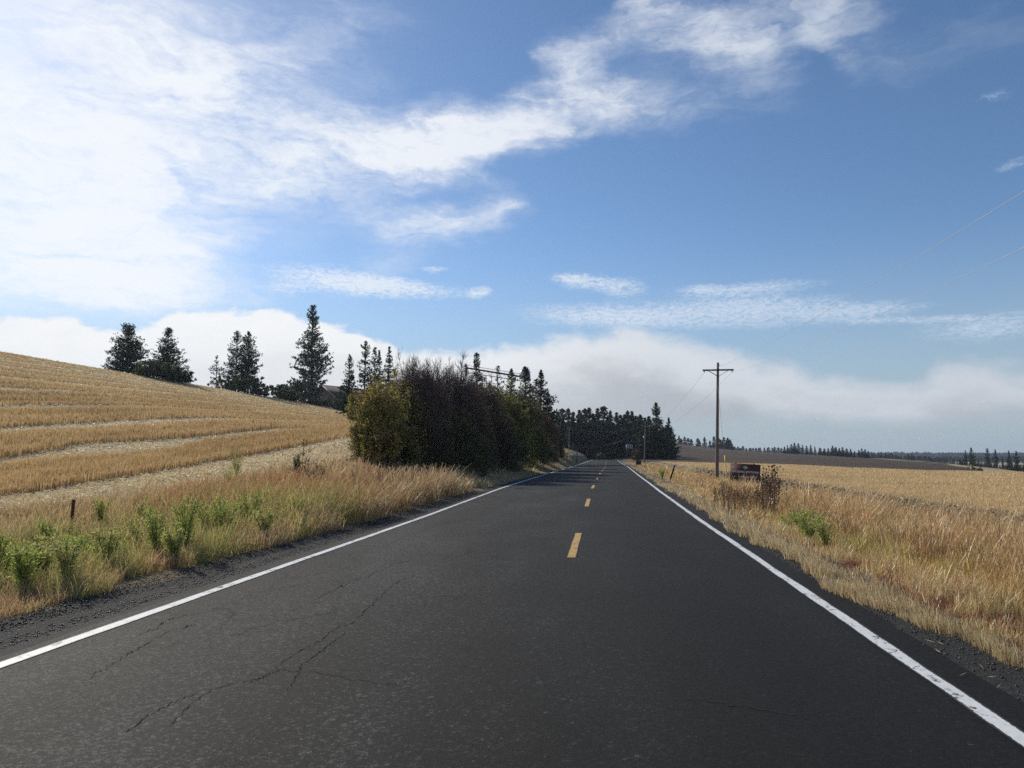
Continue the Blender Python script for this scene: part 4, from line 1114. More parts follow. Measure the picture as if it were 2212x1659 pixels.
shrub('shrub', 1040, 54, 200, 880, 'low dark shrub at the foot of the yellow-green topped one', 109, DG, 100, 30000, leafsz=.085, shell=7000)
shrub('shrub', 1118, 68, 130, 836, 'dark green rounded shrub right of the yellow-green topped one', 110, DG, 110, 32000, leafsz=.10, shell=7000)
shrub('shrub', 1152, 80, 110, 866, 'reddish brown twiggy shrub near the right end of the belt', 111, BR, 130, 24000, bare=.5, leafsz=.10, barecol=(.13, .08, .055), twigs=11, shell=7000)
shrub('shrub', 1180, 94, 80, 900, 'brown twiggy shrub at the right end of the belt by the road', 112, BR, 120, 20000, bare=.4, leafsz=.11, barecol=(.12, .075, .05), shell=7000)
shrub('shrub', 1120, 70, 150, 918, 'low dark shrub near the road below the rounded green one', 113, DG, 90, 22000, leafsz=.10, shell=7000)
shrub('bush', 768, 110, 54, 846, 'dark bush hiding the foot of the first pine right of the roof', 114, OL, 60, 16000, leafsz=.2, twigs=6)
# bushes on the hill skyline
HG = [(.035, .055, .018), (.06, .085, .025), (.10, .12, .035)]
shrub('bush', 335, 128, 120, 775, 'rounded dark green bush on the hill between two pines', 120, HG, 60, 14000, leafsz=.22, twigs=6)
shrub('bush', 385, 131, 70, 795, 'smaller dark bush joined to the right of the rounded hill bush', 121, HG, 40, 7000, leafsz=.22, twigs=6)
shrub('bush', 520, 168, 130, 806, 'dark bush at the foot of the touching pair of pines', 122, HG, 50, 12000, leafsz=.3, twigs=6)
shrub('bush', 592, 180, 130, 826, 'low bush trailing down the skyline right of the pair of pines', 123, HG, 40, 9000, leafsz=.3, twigs=6)
shrub('bush', 626, 190, 76, 846, 'low dark bush on the skyline left of the greyish leafy bush', 133, HG, 45, 9000, leafsz=.3, twigs=6)
shrub('bush', 642, 205, 70, 808, 'leafy greyish bush at the left foot of the tallest pine', 124, [(.03, .04, .025), (.05, .06, .03)], 50, 9000, leafsz=.32, twigs=6, bare=.3)
shrub('bush', 690, 208, 120, 862, 'dark hedge-like bush below the brown roof', 125, HG, 50, 11000, leafsz=.32, twigs=6)
shrub('bush', 742, 200, 70, 850, 'dark bush right of the brown roof', 126, HG, 50, 10000, leafsz=.32, twigs=6)
shrub('bush', 2090, 400, 24, 1004, 'low dark bush where the ploughed field meets the pale hill', 127, HG, 30, 2500, leafsz=.5, twigs=5)
shrub('bush', 2109, 395, 16, 1007, 'small round dark bush alone on the pale hill slope', 128, HG, 25, 1500, leafsz=.5, twigs=5)
shrub('bush', 1296, 208, 20, 980, 'small green bush beyond the road crest in front of the forest', 129, [(.06, .08, .02), (.10, .11, .03)], 30, 2600, leafsz=.28, twigs=5, zoff=.6)
shrub('bush', 1374, 205, 22, 970, 'reddish dry bush at the right verge near the road crest', 130, [(.14, .06, .035), (.10, .05, .03)], 40, 2200, bare=.3, leafsz=.2, twigs=5, barecol=(.12, .06, .045))
# bare dead shrub in the grass, left
shrub('dead_shrub', 652, 27, 46, 946, 'thin leafless dead shrub standing in the grass above the russet patch', 131, DG, 14, 0, twigs=5, barecol=(.05, .04, .036), low=.3)
shrub('dead_shrub', 690, 27, 44, 998, 'low dark dead shrub right of the thin leafless one', 132, DG, 22, 0, twigs=6, barecol=(.045, .038, .036), low=.2)

# ------------------------------------------------------------------ green weeds on the left verge
def weed(u, vtop, vbase, wpx, label, seed, green=1.0, side=-1):
    g = np.random.default_rng(seed)
    X, Y = pt_uv(u, vbase, -.12)
    zg = tz(X, Y); D = Y * math.cos(PSI) - X * math.sin(PSI)
    h = max(.3, (vbase - vtop) / F * D * 1.2); r = wpx / F * D / 2 * 1.6
    e = empty('weed_plant', (X, Y, zg)); tag(e, label, 'weed')
    ns = 12; b = MB(); a = g.uniform(0, 6.28, ns)
    end = np.stack([np.cos(a) * r * .75 * g.random(ns) ** .5, np.sin(a) * r * .6, h * g.uniform(.65, 1, ns)], 1)
    mid_ = end * np.array([.25, .25, .55]); base = g.normal(0, .02, (ns, 3)) * np.array([1, 1, 0])
    b.tubes(np.stack([base, mid_, end], 1), .008, .002, 5, 3, (.12, .12, .05))
    nt = ns * 26; si = np.repeat(np.arange(ns), 26); t_ = g.uniform(.25, 1, nt)[:, None]
    P_ = (1 - t_) ** 2 * base[si] + 2 * t_ * (1 - t_) * mid_[si] + t_ ** 2 * end[si]
    dv = g.normal(0, 1, (nt, 3)) + np.array([0, 0, .9]); dv /= np.linalg.norm(dv, axis=1, keepdims=True)
    tl = g.uniform(.05, .22, nt)[:, None] * h
    b.tubes(np.stack([P_, P_ + dv * tl * .5, P_ + dv * tl], 1), .003, .0015, 2, 3, (.13, .15, .05))
    b.build('stem', M_bark, e)
    nl = 2000; li = g.integers(0, nt, nl)
    LP = P_[li] + dv[li] * tl[li] * g.uniform(0, 1.1, (nl, 1)) + g.normal(0, .015, (nl, 3))
    cols = np.array([(.30, .40, .07), (.42, .48, .11), (.52, .50, .17), (.56, .46, .22)])
    pick = np.clip(g.normal(1.2 if green > .5 else 2.3, .9, nl), 0, 3).astype(int)
    lf = MB(); lf.leaves(LP, g.normal(size=(nl, 3)) + np.array([0, 0, .5]), g.uniform(.02, .06, nl), g.uniform(.006, .013, nl), vary(cols[pick], nl, .25))
    lf.build('foliage', M_weed, e)
weeds = [((40, 570, 960, 160), 'bright green weed at the left edge of the photo', 1), ((262, 720, 1045, 200), 'green weed with a dark bare stalk, second from the left edge', 1), ((560, 690, 1010, 200), 'olive weed nearest the gravel below the rusty post', 0),
         ((630, 480, 770, 260), 'broad bright green weed just right of the rusty post', 1), ((712, 600, 800, 120), 'narrow dark green weed standing before the broad one by the post', 1), ((120, 600, 900, 150), 'thin olive weed between the two leftmost green weeds', 0), ((1030, 440, 700, 170), 'yellowish weed left of the two dark-stemmed weeds', 0),
         ((1205, 440, 770, 180), 'left one of two green weeds with dark stems in the patch middle', 1), ((1405, 390, 750, 180), 'right one of two green weeds with dark stems in the patch middle', 1), ((1570, 340, 620, 240), 'wide pale green weed clump left of the russet grass', 1), ((1690, 350, 640, 200), 'pale green weed leaning right in the clump beside the russet grass', 1), ((1880, 300, 570, 170), 'tall green weed in front of the russet grass edge', 1),
         ((1975, 420, 640, 150), 'sparse branching weed below the russet grass', 0), ((1600, 230, 400, 110), 'small green weed highest on the bank behind the others', 1), ((2195, 340, 530, 120), 'isolated green weed right of the others below the russet grass', 1), ((850, 560, 860, 160), 'olive weed halfway between the post weed and the yellowish one', 0), ((1330, 560, 820, 150), 'olive low weed between the two dark-stemmed ones and the gravel', 0), ((400, 560, 880, 140), 'thin yellowish weed left of the rusty post', 0)]
for i, ((zx, zt, zb_, zw), lab, gr) in enumerate(weeds):
    weed(zx / 2.458 * .72, (1380 + zt / 2.458) * .72, (1380 + zb_ / 2.458) * .72, zw / 2.458 * .72, lab, 200 + i, gr)
for i in range(26):
    u = random.uniform(-20, 600); vb = np.interp(u, [0, 600], [1315, 1150]) - random.uniform(5, 110)
    weed(u, vb - random.uniform(45, 85), vb, random.uniform(30, 60), 'small loose yellow-green weed among the taller ones on the left verge', 400 + i, random.random() < .4)
for o_ in [o for o in COL.objects if o.get('label', '').startswith('small loose yellow-green')]: o_['group'] = 'small loose weeds on the left verge'
weed(1697, 1112, 1150, 50, 'vivid green weed at the left foot of the green patch right of the road', 230, 1)
weed(1738, 1118, 1178, 70, 'larger yellow-green weed right of the vivid one on the right verge', 231, 1)
weed(1772, 1128, 1190, 50, 'yellowish weed at the right end of the green patch on the right verge', 232, 0)
weed(1722, 1110, 1160, 40, 'small pale weed squeezed between the green patch plants, right verge', 233, 0)
weed(1428, 1020, 1040, 18, 'tiny green weed by the leaning post on the right verge', 234, 1)

# ------------------------------------------------------------------ dead flower stalks
def stalk_proto(h, seed, head, ncol=(.17, .11, .06)):
    g = np.random.default_rng(seed)
    e = empty('dead_stalk')
    b = MB(); lean = g.normal(0, .05 * h, 2)
    top = np.array([lean[0], lean[1], h])
    b.tubes([[(0, 0, -.05), (lean[0] * .2, lean[1] * .2, h * .5), tuple(top)]], [.012], [.006], 6, 4, ncol)
    ends = [top]
    for k in range(4 if head else 3):
        z = h * g.uniform(.5, .9); a = g.uniform(0, 6.28); L = g.uniform(.10, .28)
        p0 = np.array([lean[0] * (z / h) ** 2, lean[1] * (z / h) ** 2, z]); p2 = p0 + np.array([math.cos(a) * L, math.sin(a) * L, L * .9])
        b.tubes([[p0, p0 + (p2 - p0) * np.array([.7, .7, .3]), p2]], [.006], [.004], 3, 3, ncol); ends.append(p2)
    b.build('stem', M_bark, e)
    # withered hanging leaves
    n = 52 if head else 90
    z = h * g.uniform(.08, .85 if head else .98, n); P_ = np.stack([lean[0] * (z / h) ** 2, lean[1] * (z / h) ** 2, z], 1)
    dv = g.normal(0, 1, (n, 3)) + np.array([0, 0, -.5 if head else .6])
    lf = MB(); cols = np.array([(.19, .12, .06), (.30, .20, .11), (.50, .39, .27), (.14, .08, .045)])
    lf.leaves(P_, dv, g.uniform(.04, .11, n) * (1 if head else .8), g.uniform(.015, .035, n) * (1 if head else .8), vary(cols[g.integers(0, 4, n)], n, .25))
    lf.build('dead_leaves', M_leaf, e)
    if head:
        hb = MB()
        for p_ in ends:
            rr = g.uniform(.016, .027)
            th = np.arange(7) / 7 * 6.283
            ring = np.stack([np.cos(th) * rr, np.sin(th) * rr, np.zeros(7)], 1)
            ring2 = ring * .7 + np.array([0, 0, rr * .7]); ring0 = ring * .5 - np.array([0, 0, rr * .6])
            V = np.concatenate([ring0, ring, ring2, [[0, 0, rr * .9]]]) + p_
            q = [(k_, (k_ + 1) % 7, 7 + (k_ + 1) % 7, 7 + k_) for k_ in range(7)] + [(7 + k_, 7 + (k_ + 1) % 7, 14 + (k_ + 1) % 7, 14 + k_) for k_ in range(7)]
            hb.add(V, q, [(14 + k_, 14 + (k_ + 1) % 7, 21) for k_ in range(7)], (.05, .03, .02))
            hb.leaves(np.tile(p_, (8, 1)), g.normal(size=(8, 3)) * np.array([1, 1, .4]), .04, .008, (.07, .045, .03))
        hb.build('seed_heads', M_bark, e)
    return e
def scatter_stalks(protos_, spots, label, group):
    for i, (X, Y, s) in enumerate(spots):
        src = protos_[i % len(protos_)]
        loc = (X, Y, tz(X, Y)); rz = random.uniform(0, 6.28)
        if i < len(protos_):
            src.location = loc; src.rotation_euler = (0, 0, rz); src.scale = (s, s, s); tag(src, label, 'dead plant', group)
        else: copy_tree(src, loc, (s, s, s), rz, label, group, 'dead plant')
ps = [stalk_proto(1.25, 301 + k, True) for k in range(5)]
spots = []
for i in range(165):
    D = 19 + 6 * random.random(); u = random.uniform(1538, 1680)
    X, Y = place(u, D)
    vt = np.interp(u, [1540, 1560, 1570, 1636, 1646, 1660, 1675, 1684], [1044, 1036, 1048, 1046, 1014, 1004, 1004, 1016]) + abs(random.gauss(0, 16))
    s = (zat(vt + (25 - D) * 2.0 * random.random(), D) - tz(X, Y)) / 1.25
    spots.append((X, Y, min(max(s, .4), 1.6)))
scatter_stalks(ps, spots, 'dead brown flower stalk with round seed heads in the patch before the brown sign', 'dead flower stalks before the brown sign')
pl = [stalk_proto(1.0, 321 + k, False, (.13, .055, .03)) for k in range(4)]
spots = []
for i in range(64):
    u = random.choice([random.uniform(870, 985), random.uniform(870, 985), random.uniform(775, 870)]); k_ = -((u - 1106) / F * math.cos(PSI) - math.sin(PSI)); D = max(random.uniform(22, 28), random.uniform(6.3, 7.6) / k_)
    X, Y = place(u, D)
    vt = 1013 + abs(random.gauss(0, 12))
    spots.append((X, Y, min(max((zat(vt, D) - tz(X, Y)) / 1.0, .4), 1.5)))
scatter_stalks(pl, spots, 'rusty brown dead dock stalk standing in the grass below the shrub belt', 'dead dock stalks below the shrub belt')

# ------------------------------------------------------------------ utility poles and wires
def utility_pole(u_base, u_top, D, v_top, label, arm=True, r=.145, armang=0.0, detail=True):
    X, Y = place(u_base, D); X2, _ = place(u_top, D)
    zg = tz(X, Y); H = zat(v_top, D) - zg
    e = empty('utility_pole', (X, Y, zg)); tag(e, label, 'utility pole')
    b = MB(); lx = X2 - X
    b.tubes([[(0, 0, -.3), (lx * .5, 0, H * .5), (lx, 0, H)]], [r], [r * .66], 10, 12, (.2, .16, .13))
    b.build('pole', M_wood, e, smooth=True)
    ends = []
    if arm:
        za = H - .62; cxm = lx * za / H
        a = MB(); a.box((cxm, -r * .95, za), (2.44, .1, .125), Matrix.Rotation(armang, 3, 'Z')); a.build('crossarm', M_wood_dk, e)
        for s in (-1, 1):
            bb = MB(); bb.tubes([[(cxm + s * .78, -r - .03, za - .05), (cxm + s * .4, -r - .02, za - .28), (cxm + s * .03, -r * .9, za - .52)]], [.018 if s > 0 else .028], [.018 if s > 0 else .028], 2, 4); bb.build('brace', M_steel if s > 0 else M_wood_dk, e)
            ib = MB()
            xi = cxm + s * 1.1
            for zz, rr in ((0, .02), (.03, .05), (.07, .035), (.10, .045)): 
                ib.tubes([[(xi, -r * .95, za - .06 - zz), (xi, -r * .95, za - .075 - zz), (xi, -r * .95, za - .09 - zz)]], [rr], [rr], 1, 8)
            ib.build('insulator', M_ceramic, e)
            ends.append((X + xi, Y - r * .95, zg + za - .18))
        if detail:
            bb = MB(); bb.box((lx + .11, 0, H - .22), (.12, .05, .05)); bb.build('bolt', M_steel, e)
    return e, (X, Y, zg, H), ends
p1, g1_, e1 = utility_pole(1545, 1554, 58, 783, 'tall weathered wooden pole with crossarm beside the brown sign')
p2, g2_, e2 = utility_pole(1390, 1394, 165, 911, 'far wooden pole with crossarm at the right end of the forest', r=.16)
p3, g3_, e3 = utility_pole(1229, 1230, 172, 924, 'short bare wooden service pole on the left bank near the crest', arm=False, r=.15)
g = MB(); g.box((0, -.18, 1.0), (.22, .14, .35)); g.build('meter_box', M_trim, p3)
g = MB(); g.tubes([[(.05, -.18, 6.2), (.05, -.2, 5.9), (.05, -.18, 5.6)]], [.16], [.16], 2, 10); t_o = g.build('transformer', M_steel, p2)
def wire(name, a, b_, sag, r, mat, label, group=None):
    a = np.array(a, float); b_ = np.array(b_, float); mid_ = (a + b_) / 2; mid_[2] -= sag * 2
    w = MB(); w.tubes([[a, mid_, b_]], [r], [r], 40, 4); o = w.build(name, mat); tag(o, label, 'wire', group); return o
wire('power_line', e1[0], (e1[0][0] - .2, -42, 8.6), 1.75, .007, M_wire, 'upper of the two power lines rising from the wooden pole to the right')
wire('power_line', e1[1], (e1[1][0] - .1, -42, 8.6), 1.75, .007, M_wire, 'lower of the two power lines rising from the wooden pole to the right')
wire('power_line', e1[0], e2[0], 1.8, .008, M_wire_dk, 'thin line from the left arm of the wooden pole to the far pole')
wire('power_line', e1[1], e2[1], 1.8, .008, M_wire_dk, 'thin line from the right arm of the wooden pole to the far pole')
X3, Y3, Z3, H3 = g3_
wire('service_wire', (X3, Y3, Z3 + H3 - .1), (g2_[0], g2_[1], g2_[2] + 8.3), 1.0, .018, M_wire_dk, 'top wire crossing the road from the service pole to the far pole')
wire('service_wire', (X3, Y3, Z3 + .9), (g2_[0], g2_[1], g2_[2] + 7.6), 1.6, .02, M_wire_dk, 'sagging lower wire crossing the road before the forest')
# guy wire with its yellow guard
gx_, gy_ = place(1567, 55.5); gz_ = tz(gx_, gy_)
ge = empty('guy_wire', (gx_, gy_, gz_)); tag(ge, 'slanting guy wire with a yellow guard beside the wooden pole', 'guy wire')
top_ = np.array([g1_[0] + .25 - gx_, g1_[1] - gy_ - .1, 7.6]); u_ = top_ / np.linalg.norm(top_)
g = MB(); g.tubes([[(0, 0, 0), top_ / 2, top_]], [.008], [.008], 4, 4); g.build('cable', M_wire_dk, ge)
g = MB(); g.tubes([[(0, 0, -.05), u_ * 1.0, u_ * 2.0]], [.038], [.038], 4, 8); g.build('guard', M_yguard, ge)

# ------------------------------------------------------------------ brown park sign
sX, sY = place(1606, 50); sz_ = tz(sX, sY)
Wd = 61.5 / F * 50; Hd = 41 / F * 50
se = empty('park_sign', (sX, sY, sz_), R(-8)); tag(se, 'brown state park direction sign behind dead stalks beside the wooden pole', 'sign')
zc = zat(1022.5, 50) - sz_
tilt = R(3.4)
rot = Matrix.Rotation(tilt, 3, 'Y')
g = MB(); g.box((0, 0, zc), (Wd, .03, Hd), rot); board = g.build('board', M_signb, se)
for s in (-1, 1):
    px = s * Wd * .30
    g = MB(); g.box((px, .075, (zc + Hd / 2 + .06 - px * math.tan(tilt)) / 2 - .15), (.10, .10, zc + Hd / 2 + .06 - px * math.tan(tilt) + .3)); g.build('post', M_wood_dk, se)
def text(txt, x, z, size, mat, parent, name='lettering', wid=None):
    cu = bpy.data.curves.new('t', 'FONT'); cu.body = txt; cu.size = size; cu.align_x = 'CENTER'; cu.align_y = 'CENTER'; cu.extrude = .002; cu.offset = size * .02
    to = bpy.data.objects.new('t', cu); COL.objects.link(to)
    dg = bpy.context.evaluated_depsgraph_get(); dg.update()
    me = bpy.data.meshes.new_from_object(to.evaluated_get(dg))
    bpy.data.objects.remove(to); bpy.data.curves.remove(cu)
    o = bpy.data.objects.new(name, me); COL.objects.link(o); me.materials.clear(); me.materials.append(mat)
    o.parent = parent
    co = np.empty(len(me.vertices) * 3); me.vertices.foreach_get('co', co); co = co.reshape(-1, 3)
    if wid: co[:, 0] *= wid / (co[:, 0].max() - co[:, 0].min())
    v = np.stack([co[:, 0] + x, -.022 - co[:, 2], co[:, 1] + z], 1)
    v = v @ np.array(rot).T; v[:, 2] += zc
    me.vertices.foreach_set('co', v.astype(np.float32).ravel()); me.update()
    return o
text('DWORSHAK STATE PARK', 0, Hd * .075, .20, M_signw, board, wid=Wd * .95)
text('FREEMAN CREEK', Wd * .10, -Hd * .18, .17, M_signw, board, wid=Wd * .55)
text('THREE MEADOWS', Wd * .10, -Hd * .375, .17, M_signw, board, wid=Wd * .55)
def flat_poly(pts, x, z, mat, name, parent):
    V = [(px + x, -.02, pz + z) for px, pz in pts]; V2 = [(px + x, -.0245, pz + z) for px, pz in pts]
    n = len(V); vv = np.array(V + V2) @ np.array(rot).T; vv[:, 2] += zc
    cen = vv[n:].mean(0); b = MB(); b.add(np.concatenate([vv, [cen]]), [(i, (i + 1) % n, n + (i + 1) % n, n + i) for i in range(n)], [(n + i, n + (i + 1) % n, 2 * n) for i in range(n)])
    return b.build(name, mat, parent)
for zz in (-Hd * .18, -Hd * .375):
    flat_poly([(-.11, 0), (-.03, .055), (-.03, .018), (.09, .018), (.09, -.018), (-.03, -.018), (-.03, -.055)], -Wd * .33, zz, M_signw, 'arrow', board)
flat_poly([(-.19, .0), (-.11, .09), (-.05, .07), (0, .15), (.05, .08), (.12, .06), (.16, -.02), (.19, -.03), (.08, -.07), (.03, -.13), (-.03, -.14), (-.08, -.06), (-.16, -.05)], 0, Hd * .31, M_emblem, 'emblem', board)

# small square sign seen from behind near the crest, and reflector marks
def small_sign():
    X, Y = place(1378, 100); z = tz(X, Y)
    e = empty('road_sign', (X, Y, z), R(4)); tag(e, 'small square sign in a frame seen from behind, right verge near the crest', 'sign')
    g = MB(); g.box((0, 0, zat(999.5, 100) - z), (.62, .03, .55)); g.build('plate', M_wood_dk, e)
    hz = zat(995, 100) - z
    g = MB()
    for s in (-1, 1): g.box((s * .36, .02, hz * .5), (.06, .06, hz + .2))
    g.box((0, .02, hz), (.65, .06, .06)); g.build('frame', M_wood, e)
small_sign()

# ------------------------------------------------------------------ posts
def steel_post(u_base, v_base, u_top, v_top, z, label, r=.028, mat=M_rust, D=None):
    if D is None: D = (EYE - z) * F / (v_base - 981.0)
    X, Y = place(u_base, D); X2, Y2 = place(u_top, D); zg = tz(X, Y)
    H = zat(v_top, D) - zg
    e = empty('fence_post', (X, Y, zg)); tag(e, label, 'post')
    lx = X2 - X
    g = MB(); rt = Matrix.Rotation(math.atan2(lx, H), 3, 'Y')
    g.box((lx / 2, 0, H / 2 - .1), (r * 2, .008, math.hypot(lx, H) + .2), rt); g.box((lx / 2, r * .6 + .006, H / 2 - .1), (.008, r * 1.2, math.hypot(lx, H) + .2), rt)
    g.build('shaft', mat, e)
    g = MB()
    for k in range(5):
        t = .35 + k * .13; g.box((lx * t, -.010, H * t), (r * 1.1, .010, .02), rt)
    g.build('studs', mat, e)
    return e
steel_post(165, 1160, 169, 1078, -.05, 'rusty steel post at the left, in front of the straw strip', r=.035)
steel_post(1443.5, 1045, 1454, 1005, -.25, 'leaning dark steel post at the right verge', r=.05, mat=M_wood_dk)
steel_post(1209.5, 984, 1209.5, 968, 0, 'dark fence post at the end of the shrub belt', r=.10, mat=M_wood_dk, D=112)
steel_post(1246, 989, 1246, 971, 0, 'thin dark post right of the one at the shrub end', r=.07, mat=M_wood_dk, D=128)
steel_post(1239.5, 973, 1237.5, 958, 0, 'slim pale post on the bank beside the service pole', r=.06, mat=M_wood, D=168)
steel_post(1277, 984, 1277, 974, 0, 'small post at the very crest on the left bank', r=.06, mat=M_wood_dk, D=190)
steel_post(1268, 986, 1268, 975, 0, 'small post second from the crest on the left bank', r=.06, mat=M_wood_dk, D=180)
# white marker post by the service pole
# ------------------------------------------------------------------ farmhouse roof beyond the hill
def house():
    D = 236; X, Y = place(702, D); zg = tz(X, Y) - .5
    e = empty('farmhouse', (X, Y, zg), R(-28)); tag(e, 'grey farmhouse with brown ribbed roof behind the hilltop bushes', 'house')
    zr_ = zat(831, D) - zg; ze_ = zat(858, D) - zg; L = 17; Wg = 12.5
    g = MB(); hw = Wg / 2 * .9
    V = [(-hw - 1, 0, 0), (hw - 1, 0, 0), (hw - 1, 0, ze_), (-1, 0, zr_ - .4), (-hw - 1, 0, ze_), (-hw - 1, L, 0), (hw - 1, L, 0), (hw - 1, L, ze_), (-1, L, zr_ - .4), (-hw - 1, L, ze_)]
    Vr = np.array(V); Vr = Vr[:, [0, 1, 2]]
    Vr = np.stack([Vr[:, 0], Vr[:, 1], Vr[:, 2]], 1)
    g.add(Vr, [(0, 1, 2, 4), (1, 6, 7, 2), (5, 0, 4, 9), (6, 5, 9, 7)], [(4, 2, 3), (7, 9, 8)], (.2, .17, .15)); w_ = g.build('wall', M_siding, e)
    dx = Wg / 2 + .5
    for s in (-1, 1):
        g = MB(); sl_ = (zr_ - ze_) / (Wg / 2)
        a0 = (-1, zr_); a1 = (-1 + s * dx, zr_ - dx * sl_)
        V = [(a0[0], -.8, a0[1]), (a1[0], -.8, a1[1]), (a1[0], L + .8, a1[1]), (a0[0], L + .8, a0[1])]
        V += [(x, y, z - .22) for x, y, z in V]
        g.add(V, [(0, 1, 2, 3), (4, 7, 6, 5), (0, 4, 5, 1), (1, 5, 6, 2), (2, 6, 7, 3), (3, 7, 4, 0)])
        rf = g.build('roof', M_roof, e)
        g = MB(); 
        V = [(a0[0] , -.86, a0[1] + .02), (a1[0], -.86, a1[1] + .02), (a1[0], -.86, a1[1] - .32), (a0[0], -.86, a0[1] - .32)]
        V += [(x, y + .05, z) for x, y, z in V]
        g.add(V, [(0, 1, 2, 3), (4, 7, 6, 5), (0, 4, 5, 1), (1, 5, 6, 2), (2, 6, 7, 3), (3, 7, 4, 0)]); g.build('bargeboard', M_trim, rf)
        if s > 0:
            g = MB()
            for k in range(9):
                yy = 1 + k * 1.9
                g.tubes([[(a0[0], yy, a0[1] + .03), ((a0[0] + a1[0]) / 2, yy, (a0[1] + a1[1]) / 2 + .03), (a1[0], yy, a1[1] + .03)]], [.06], [.06], 1, 4)
            g.build('roof_ribs', M_roof, rf)
    g = MB(); g.box((-1, -.03, ze_ * .55), (1.6, .08, 1.3)); fr = g.build('window', M_trim, e)
    g = MB(); g.box((-1, -.08, ze_ * .55), (1.35, .03, 1.05)); g.build('pane', M_glass, fr)
house()

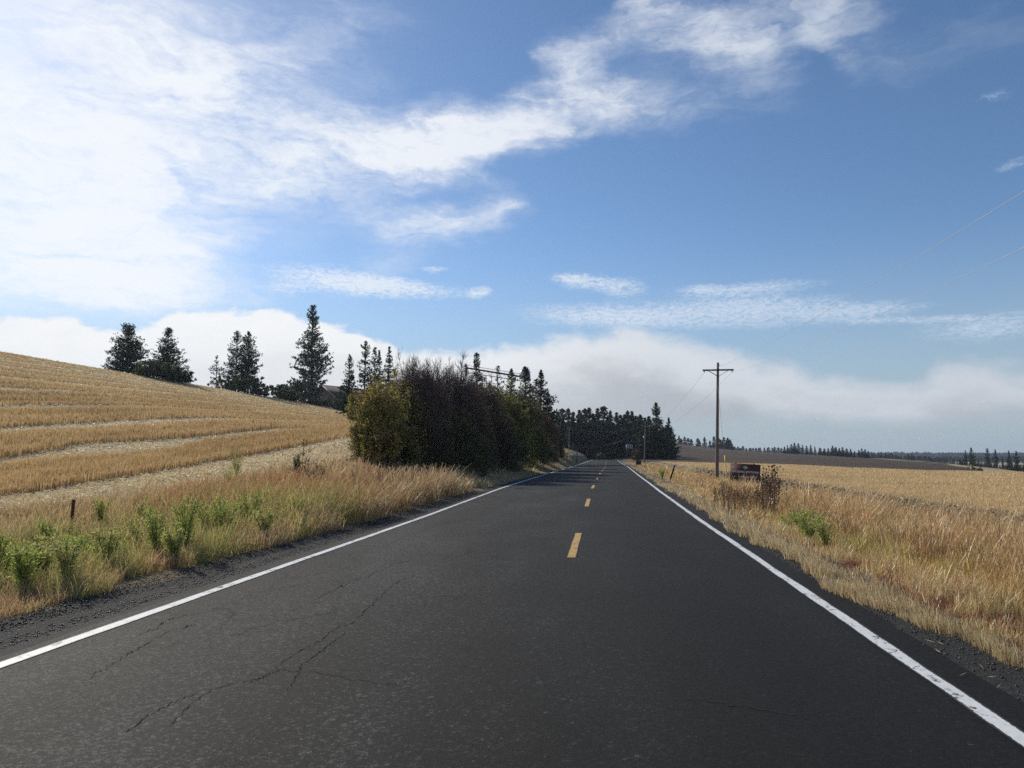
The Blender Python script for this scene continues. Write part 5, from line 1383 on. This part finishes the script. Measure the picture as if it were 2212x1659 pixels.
# grain elevator with its raised conveyor
def elevator():
    D = 205; X, Y = place(1085, D); zg = tz(X, Y)
    e = empty('grain_elevator', (X, Y, zg), -PSI * 0); tag(e, 'grain elevator with a raised sloping conveyor behind the pine row', 'grain elevator')
    def p(u, v, dy=0):
        x, y = place(u, D); return np.array([x - X, y - Y + dy, zat(v, D) - zg])
    g = MB(); a = p(1010, 795); b_ = p(1134, 815); dirv = b_ - a; L = np.linalg.norm(dirv)
    ang = math.atan2(-dirv[2], math.hypot(dirv[0], dirv[1])); yaw = math.atan2(dirv[1], dirv[0])
    rot_ = (Matrix.Rotation(yaw, 3, 'Z') @ Matrix.Rotation(ang, 3, 'Y'))
    g.box((a + b_) / 2, (L, .8, .42), rot_); g.build('conveyor', M_rust, e)
    g = MB()
    for dz, dy in ((-1.25, -.4), (-1.25, .4), (.75, -.4)):
        g.tubes([[a + (0, dy, dz), (a + b_) / 2 + (0, dy, dz), b_ + (0, dy, dz)]], [.07], [.07], 2, 4)
    n = 14
    for k in range(n):
        q0 = a + dirv * k / n; q1 = a + dirv * (k + .5) / n; q2 = a + dirv * (k + 1) / n
        for A0, A1 in ((q0 + (0, -.4, -.25), q1 + (0, -.4, -1.25)), (q1 + (0, -.4, -1.25), q2 + (0, -.4, -.25))):
            g.tubes([[A0, (A0 + A1) / 2, A1]], [.045], [.045], 1, 3)
        g.tubes([[q0 + (0, -.4, .25), q0 + (0, -.4, .5), q0 + (0, -.4, .75)]], [.03], [.03], 1, 3)
    g.build('truss', M_steel, e)
    for u in (1050, 1061):
        q0 = p(u, 800 + (u - 1010) * .16)
        g = MB(); g.tubes([[(q0[0], q0[1], 0), (q0[0], q0[1], q0[2] / 2), q0]], [.10], [.10], 2, 4); g.build('support', M_steel, e)
    t0 = p(1134, 806); 
    g = MB()
    for a_ in (-1, 1):
        for c_ in (-1, 1):
            g.tubes([[(t0[0] + a_ * 1.3, t0[1] + c_ * 1.3, 0), (t0[0] + a_ * 1.3, t0[1] + c_ * 1.3, t0[2] / 2), (t0[0] + a_ * 1.3, t0[1] + c_ * 1.3, t0[2])]], [.12], [.12], 1, 4)
    for k in range(9):
        z0_, z1_ = t0[2] * k / 9, t0[2] * (k + 1) / 9; sg = 1 if k % 2 else -1
        for c_ in (-1, 1):
            A0 = np.array((t0[0] - sg * 1.3, t0[1] + c_ * 1.3, z0_)); A1 = np.array((t0[0] + sg * 1.3, t0[1] + c_ * 1.3, z1_))
            g.tubes([[A0, (A0 + A1) / 2, A1]], [.07], [.07], 1, 3)
    g.box((t0[0], t0[1], t0[2] - .7), (2.9, 2.9, 1.3)); g.build('tower', M_steel, e)
    g = MB()
    for k in range(6):
        r0, r1 = 1.5 * math.cos(k * math.pi / 12), 1.5 * math.cos((k + 1) * math.pi / 12) + .01
        z0_, z1_ = 1.5 * math.sin(k * math.pi / 12), 1.5 * math.sin((k + 1) * math.pi / 12)
        g.tubes([[(t0[0], t0[1], t0[2] + z0_), (t0[0], t0[1], t0[2] + (z0_ + z1_) / 2), (t0[0], t0[1], t0[2] + z1_)]], [r0], [r1], 1, 14)
    g.build('dome', M_steel, e, smooth=True)
    q0 = p(1072, 808); q1 = p(1072, 796)
    g = MB(); g.tubes([[q0, (q0 + q1) / 2, q1]], [.05], [.04], 1, 4); g.box(tuple(q1), (1.3, .06, .06)); g.build('antenna', M_steel, e)
elevator()

# white cabin glimpsed between the forest trees
def cabin():
    D = 262; X, Y = place(1358.5, D); zc_ = zat(963.5, D); zg = tz(X, Y)
    e = empty('white_cabin', (X, Y, zc_ - 1.0)); tag(e, 'tiny white building glimpsed against the dark forest left of the far pole', 'building')
    g = MB(); g.box((0, 0, .75), (2.3, 2.0, 1.5)); g.build('wall', M_whitewall, e)
    g = MB(); g.box((0, 0, 1.6), (2.6, 2.3, .2)); g.box((0, 0, 1.76), (1.8, 2.2, .12)); g.build('roof', M_roof, e)
    for x in (-.62, .05, .68):
        g = MB(); g.box((x, -1.01, .85), (.34, .04, .8)); g.build('window', M_glass, e)
    g = MB(); g.box((0, 0, -1.5 + .0), (2.2, 1.9, 2.99)); g.build('foundation', M_wood_dk, e)
cabin()

# ------------------------------------------------------------------ haze
def haze():
    mn = (-5200, -3100, -60); mx = (5200, 5400, 58)
    c_ = [(a + b_) / 2 for a, b_ in zip(mn, mx)]; s_ = [b_ - a for a, b_ in zip(mn, mx)]
    g = MB(); g.box(c_, s_); 
    m, N = newmat('haze'); 
    pv = N.n('ShaderNodeVolumePrincipled', {'Color': (.72, .83, 1.0, 1), 'Density': .00011, 'Anisotropy': .3})
    o_ = N.n('ShaderNodeOutputMaterial'); N.t.links.new(pv.outputs[0], o_.inputs['Volume'])
    o = g.build('haze', m); tag(o, 'thin blue haze filling the air over the fields', 'haze', kind='stuff')
USE_HAZE = True
if USE_HAZE: haze()
scene.cycles.use_denoising = False
scene.cycles.max_bounces = 6
scene.cycles.diffuse_bounces = 3
scene.cycles.transmission_bounces = 4
scene.cycles.volume_bounces = 0
scene.render.film_transparent = False
